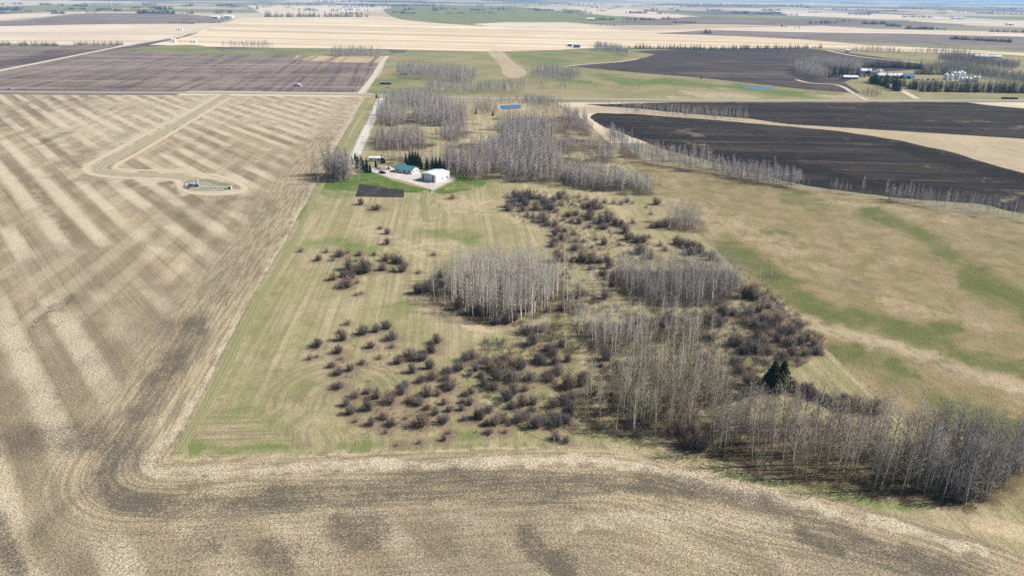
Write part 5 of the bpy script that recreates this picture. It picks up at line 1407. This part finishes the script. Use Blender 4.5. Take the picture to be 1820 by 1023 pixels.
def car(px, py, az, paint, label, kind='suv', name='parked_car', group=None, cat='car'):
    x, y = G(px, py)
    e = empty(name, (x, y, 0.02), math.pi / 2 - az)
    tag(e, label, cat, group)
    pm = plain('car_paint', paint, .25, .5, .1, .05)
    if kind == 'suv':
        body = [(-2.3, .35), (2.3, .35), (2.35, .75), (2.2, .98), (1.1, 1.08), (-2.2, 1.1), (-2.35, .8)]
        cab = [(1.15, 1.06), (.45, 1.62), (-1.9, 1.66), (-2.25, 1.08)]
        xs = (-1.4, 1.45)
    else:
        body = [(-2.8, .5), (2.8, .5), (2.85, .85), (2.7, 1.12), (1.3, 1.2), (-2.75, 1.18), (-2.85, .85)]
        cab = [(1.4, 1.17), (.75, 1.85), (-.8, 1.87), (-1.0, 1.17)]
        xs = (-1.75, 1.8)
    part('body', e, pm, extr(body, 1.86, 1.86), .06)
    c = part('cabin', e, pm, extr(cab, 1.74, 1.5, 1.3), .05)
    z0, z1 = (1.14, 1.52) if kind == 'suv' else (1.26, 1.72)
    x0, x1 = (-1.8, .5) if kind == 'suv' else (-.7, .75)
    for s in (-1, 1):
        part('window', c, m_glass, lambda bm, s=s: box(bm, x0, x1, s * .80 - .03, s * .80 + .06 * 1, z0, z1))
    part('windscreen', c, m_glass, extr([(cab[0][0] + .03, cab[0][1] + .05), (cab[1][0] + .09, cab[1][1] - .06), (cab[1][0] + .02, cab[1][1] - .06), (cab[0][0] - .06, cab[0][1] + .05)], 1.45, 1.3, 1.4))
    if kind == 'pickup':
        boxpart('cargo_bed', e, m_dark, -2.7, -1.05, -.78, .78, 1.1, 1.22)
    for s in (-1, 1):
        boxpart('headlight', e, m_rim, body[2][0] - .1, body[2][0] + .03, s * .65 - .18, s * .65 + .18, .68, .86)
    wheels(e, 4.6, 1.86, .36 if kind == 'suv' else .42, xs)
    return e
car(680, 308.5, rad(110), (.012, .013, .016), 'black car parked on the gravel in front of the bungalow')
car(675, 300.8, rad(70), (.42, .45, .48), 'silver-grey pickup truck parked at the left end of the gravel yard', 'pickup', 'pickup_truck', cat='pickup')
car(681.5, 301.8, rad(75), (.62, .50, .45), 'pale pinkish car parked right of the grey pickup')
car(688.5, 301.0, rad(65), (.66, .66, .64), 'white car parked by the dark bush at the end of the yard')
car(18, 158.8, rad(90), (.75, .75, .75), 'tiny white pickup on the field edge by the road at far left', 'pickup', 'pickup_truck', cat='pickup')
for px, lab in ((1634, 'left pale vehicle on the right farm lane'), (1650, 'middle dark vehicle on the right farm lane'), (1659, 'right dark vehicle on the right farm lane')):
    car(px, 142.3, rad(95), (.6, .62, .63) if px < 1640 else (.03, .035, .045), lab)

# white truck in the tilled field
x, y = G(530, 154)
e = empty('cargo_truck', (x, y, .05), math.pi / 2 - rad(118))
tag(e, 'long white truck standing in the grey-brown tilled field beyond the road', 'truck')
mw = plain('truck_paint', (.78, .80, .82), .35, .4)
part('cargo_box', e, mw, lambda bm: box(bm, -6.2, 2.6, -1.25, 1.25, 1.15, 3.7), .06)
cb = part('cab', e, mw, extr([(3.0, .75), (5.4, .75), (5.5, 1.7), (4.9, 2.9), (3.0, 3.0)], 2.3, 2.2), .08)
part('windscreen', cb, m_glass, extr([(5.52, 1.75), (4.95, 2.82), (4.85, 2.82), (5.4, 1.75)], 1.9, 1.9))
boxpart('chassis', e, m_dark, -6.0, 5.2, -.5, .5, .6, 1.1)
wheels(e, 11, 2.4, .5, (-4.8, -3.6, 4.2))

# ------------------------------------------------------------------ well site equipment
def tank(px, py, r, hh, label, mat):
    x, y = G(px, py)
    e = empty('storage_tank', (x, y, .18))
    tag(e, label, 'tank', 'well site tanks')
    part('shell', e, mat, lambda bm: cyl(bm, r, r, -.05, hh, 20))
    rf = part('roof', e, mat, lambda bm: cyl(bm, r * 1.03, .15, hh, hh + .35, 20))
    part('hatch', rf, m_dark, lambda bm: cyl(bm, .25, .25, hh + .3, hh + .55, 10))
    boxpart('ladder', e, m_rim, -.2, .2, -r - .15, -r - .05, 0, hh + .3)
m_tank = plain('tank_grey', (.40, .44, .45), .4)
m_tank2 = plain('tank_green', (.22, .30, .26), .5)
tank(331.5, 332.5, 0.8, 1.7, 'small white tank at the left end of the well site', plain('tank_white', (.75, .75, .73), .4))
tank(335.5, 335, 1.0, 1.9, 'dark tank left of the well site shed', plain('tank_dark', (.05, .06, .09), .5))
tank(351, 329, 0.75, 2.9, 'tall pale tank right of the green skid on the well site', m_tank)
A = G(337, 332.5)
building('equipment_shed', 'pale grey equipment shed on the well site', A, rad(92), 2.6, 2.2, 1.8, .4, m_tank, m_tank, .15, z=.18, features=[('door', 'front', .5, 1.2, 0, 1.6, m_dark)])
A = G(345.5, 332.5)
building('equipment_shed', 'low green-grey skid building in the middle of the well site', A, rad(92), 2.8, 1.8, 1.4, .3, m_tank2, m_tank2, .12, z=.18, features=[('door', 'front', .8, 1.5, 0, 1.3, m_dark)])
x0, y0 = G(405, 337)
A = (x0, y0)
building('equipment_shed', 'small pale hut at the right end of the well site pipe', A, rad(92), 2.0, 1.8, 1.6, .3, m_tank, m_tank, .12, z=.18, features=[('door', 'front', .6, 1.3, 0, 1.5, m_dark)])
def pipeline(pa, pb, label):
    a, b = G(*pa), G(*pb)
    L = float(np.hypot(*(b - a)))
    e = empty('pipeline', (a[0], a[1], .18), math.atan2(b[1] - a[1], b[0] - a[0]))
    tag(e, label, 'pipe')
    def pp(bm):
        bmesh.ops.create_cone(bm, cap_ends=True, segments=10, radius1=.16, radius2=.16, depth=L)
        bmesh.ops.rotate(bm, verts=bm.verts[:], cent=(0, 0, 0), matrix=Matrix.Rotation(math.pi / 2, 3, 'Y'))
        bmesh.ops.translate(bm, verts=bm.verts[:], vec=(L / 2, 0, .7))
    part('pipe', e, m_white, pp)
    for i in range(6):
        u = L * (i + .5) / 6
        boxpart('stand', e, m_dark, u - .06, u + .06, -.2, .2, -.05, .56)
pipeline((356, 334.8), (403, 334.8), 'long white pipe on low stands across the well site')
# pump at the garden: a pale heap and a low stack
m_heap = plain('pale_heap', (.55, .5, .46), .9)
def heap(name, px, py, w, d, hh, mat, label, cat, seed):
    x, y = G(px, py)
    r = random.Random(seed)
    def fn(bm):
        bmesh.ops.create_icosphere(bm, subdivisions=3, radius=1)
        for v in bm.verts:
            k = 1 + .22 * math.sin(v.co.x * 4 + seed) * math.cos(v.co.y * 5) + r.uniform(-.08, .08)
            v.co = Vector((v.co.x * w / 2 * k, v.co.y * d / 2 * k, max(-.1, v.co.z * hh * k)))
    o = part(name, None, mat, fn)
    o.location = (x, y, 0.0)
    return tag(o, label, cat)
m_soilheap = plain('soil_heap', (.20, .14, .10), .95)
heap('soil_heap', 690, 157, 9, 4, 1.2, m_soilheap, 'brown soil heap in front of the long low shed across the road', 'heap', 3)
m_tarp = plain('black_tarp', (.012, .013, .016), .5)
x, y = G(1781, 176.4)
e = empty('covered_stack', (x, y, 0), math.pi / 2 - rad(91))
tag(e, 'long low black covered stack beside the road at far right', 'stack')
for i in range(6):
    part('bale', e, m_tarp, lambda bm, i=i: box(bm, i * 3.1, i * 3.1 + 2.95, 0, 2.4, -.05, 2.0 + .12 * math.sin(i * 2.3)), .25)
# lone dark post or bale in the dark field and cattle-sized specks
x, y = G(1246.5, 140)
e = empty('dark_tree', (x, y, 0))
tag(e, 'single small dark reddish tree at the edge of the dark field', 'tree')
link('crown', mesh_from('crown', SPRLO[0][1][0] * np.array([.85, .85, .62]), SPRLO[0][1][1], plain('dark_leaf', (.03, .018, .02), .9)), e)
def ctr(bm):
    cyl(bm, .2, .12, -.1, 3, 6)
part('trunk', e, m_spruce_bark, ctr)

# utility marker posts and fences
def fence(line, spacing, label, wires=3, hgt=1.25, smooth=True):
    C = GA(catmull(line, False, 6) if smooth else line)
    arc = np.concatenate([[0], np.cumsum(np.hypot(*np.diff(C, axis=0).T))])
    s = np.arange(0, arc[-1], spacing)
    P = np.column_stack([np.interp(s, arc, C[:, 0]), np.interp(s, arc, C[:, 1])])
    e = empty('wire_fence', (P[0][0], P[0][1], 0))
    tag(e, label, 'fence', 'wire fences of the property')
    P = P - P[0]
    T = Tubes()
    for x, y in P:
        T.tube([(x, y, -.1), (x + random.uniform(-.04, .04), y, hgt + random.uniform(-.08, .08))], [.085, .07], 5, False)
    V, F = T.arrays()
    o = link('posts', mesh_from('posts', V, F, m_rail), e)
    o['kind'] = 'stuff'
    W = Tubes()
    for k in range(wires):
        z = hgt * (.4 + .27 * k)
        W.tube([(x, y, z) for x, y in P], [.012] * len(P), 3, False)
    V, F = W.arrays()
    o = link('wire', mesh_from('wire', V, F, m_rim), e)
    return e
fence([(648, 178), (620, 228), (580, 297), (545, 364), (500, 448), (440, 553), (395, 640), (350, 726), (304, 812)], 5.0, 'wire fence along the west side of the meadow')
fence([(304, 812), (450, 811), (600, 804), (800, 796), (950, 791), (1080, 793), (1160, 803), (1230, 820)], 5.0, 'wire fence along the front of the meadow')
fence(FENCE[1:-1], 5.0, 'wire fence between the meadow and the east pasture')
fence([(1130, 296), (1270, 311), (1420, 338), (1560, 354), (1700, 382), (1850, 400)], 6.0, 'wire fence along the edge of the curved black field')
x, y = G(985, 786)
o = part('marker_post', None, m_white, lambda bm: box(bm, -.09, .09, -.09, .09, -.1, 1.5), .02)
o.location = (x, y, 0)
tag(o, 'short white marker post in the grass near the front fence', 'post')
# power poles
def pole(px, py, hh, label):
    x, y = G(px, py)
    e = empty('utility_pole', (x, y, 0), rad(5))
    tag(e, label, 'pole', 'utility poles')
    part('pole', e, m_rail, lambda bm: cyl(bm, .16, .11, -.2, hh, 8))
    boxpart('crossarm', e, m_rail, -1.1, 1.1, -.06, .06, hh - .75, hh - .58)
    for q in (-1, 0, 1):
        part('insulator', e, m_rim, lambda bm, q=q: cyl(bm, .06, .05, hh - .58, hh - .35, 6, True, q * .95, 0))
pole(626.5, 303, 6.5, 'pale pole at the left of the driveway spruce clump')

# ------------------------------------------------------------------ haze
hb = bmesh.new()
box(hb, -46000, 46000, -1700, 63000, -1.2, 116.0)
bmesh.ops.recalc_face_normals(hb, faces=hb.faces[:])
me = bpy.data.meshes.new('haze')
hb.to_mesh(me)
hb.free()
hm = bpy.data.materials.new('haze_air')
hm.use_nodes = True
ht = hm.node_tree
ht.nodes.remove(ht.nodes['Principled BSDF'])
pv = ht.nodes.new('ShaderNodeVolumePrincipled')
pv.inputs['Color'].default_value = (.34, .62, 1.0, 1)
pv.inputs['Density'].default_value = 0.000065
pv.inputs['Anisotropy'].default_value = 0.0
pv.inputs['Density Attribute'].default_value = ''
pv.inputs['Temperature Attribute'].default_value = ''
ht.links.new(pv.outputs[0], ht.nodes['Material Output'].inputs['Volume'])
me.materials.append(hm)
tag(link('haze', me), 'thin bluish haze fading the far fields', 'haze', None, 'stuff')
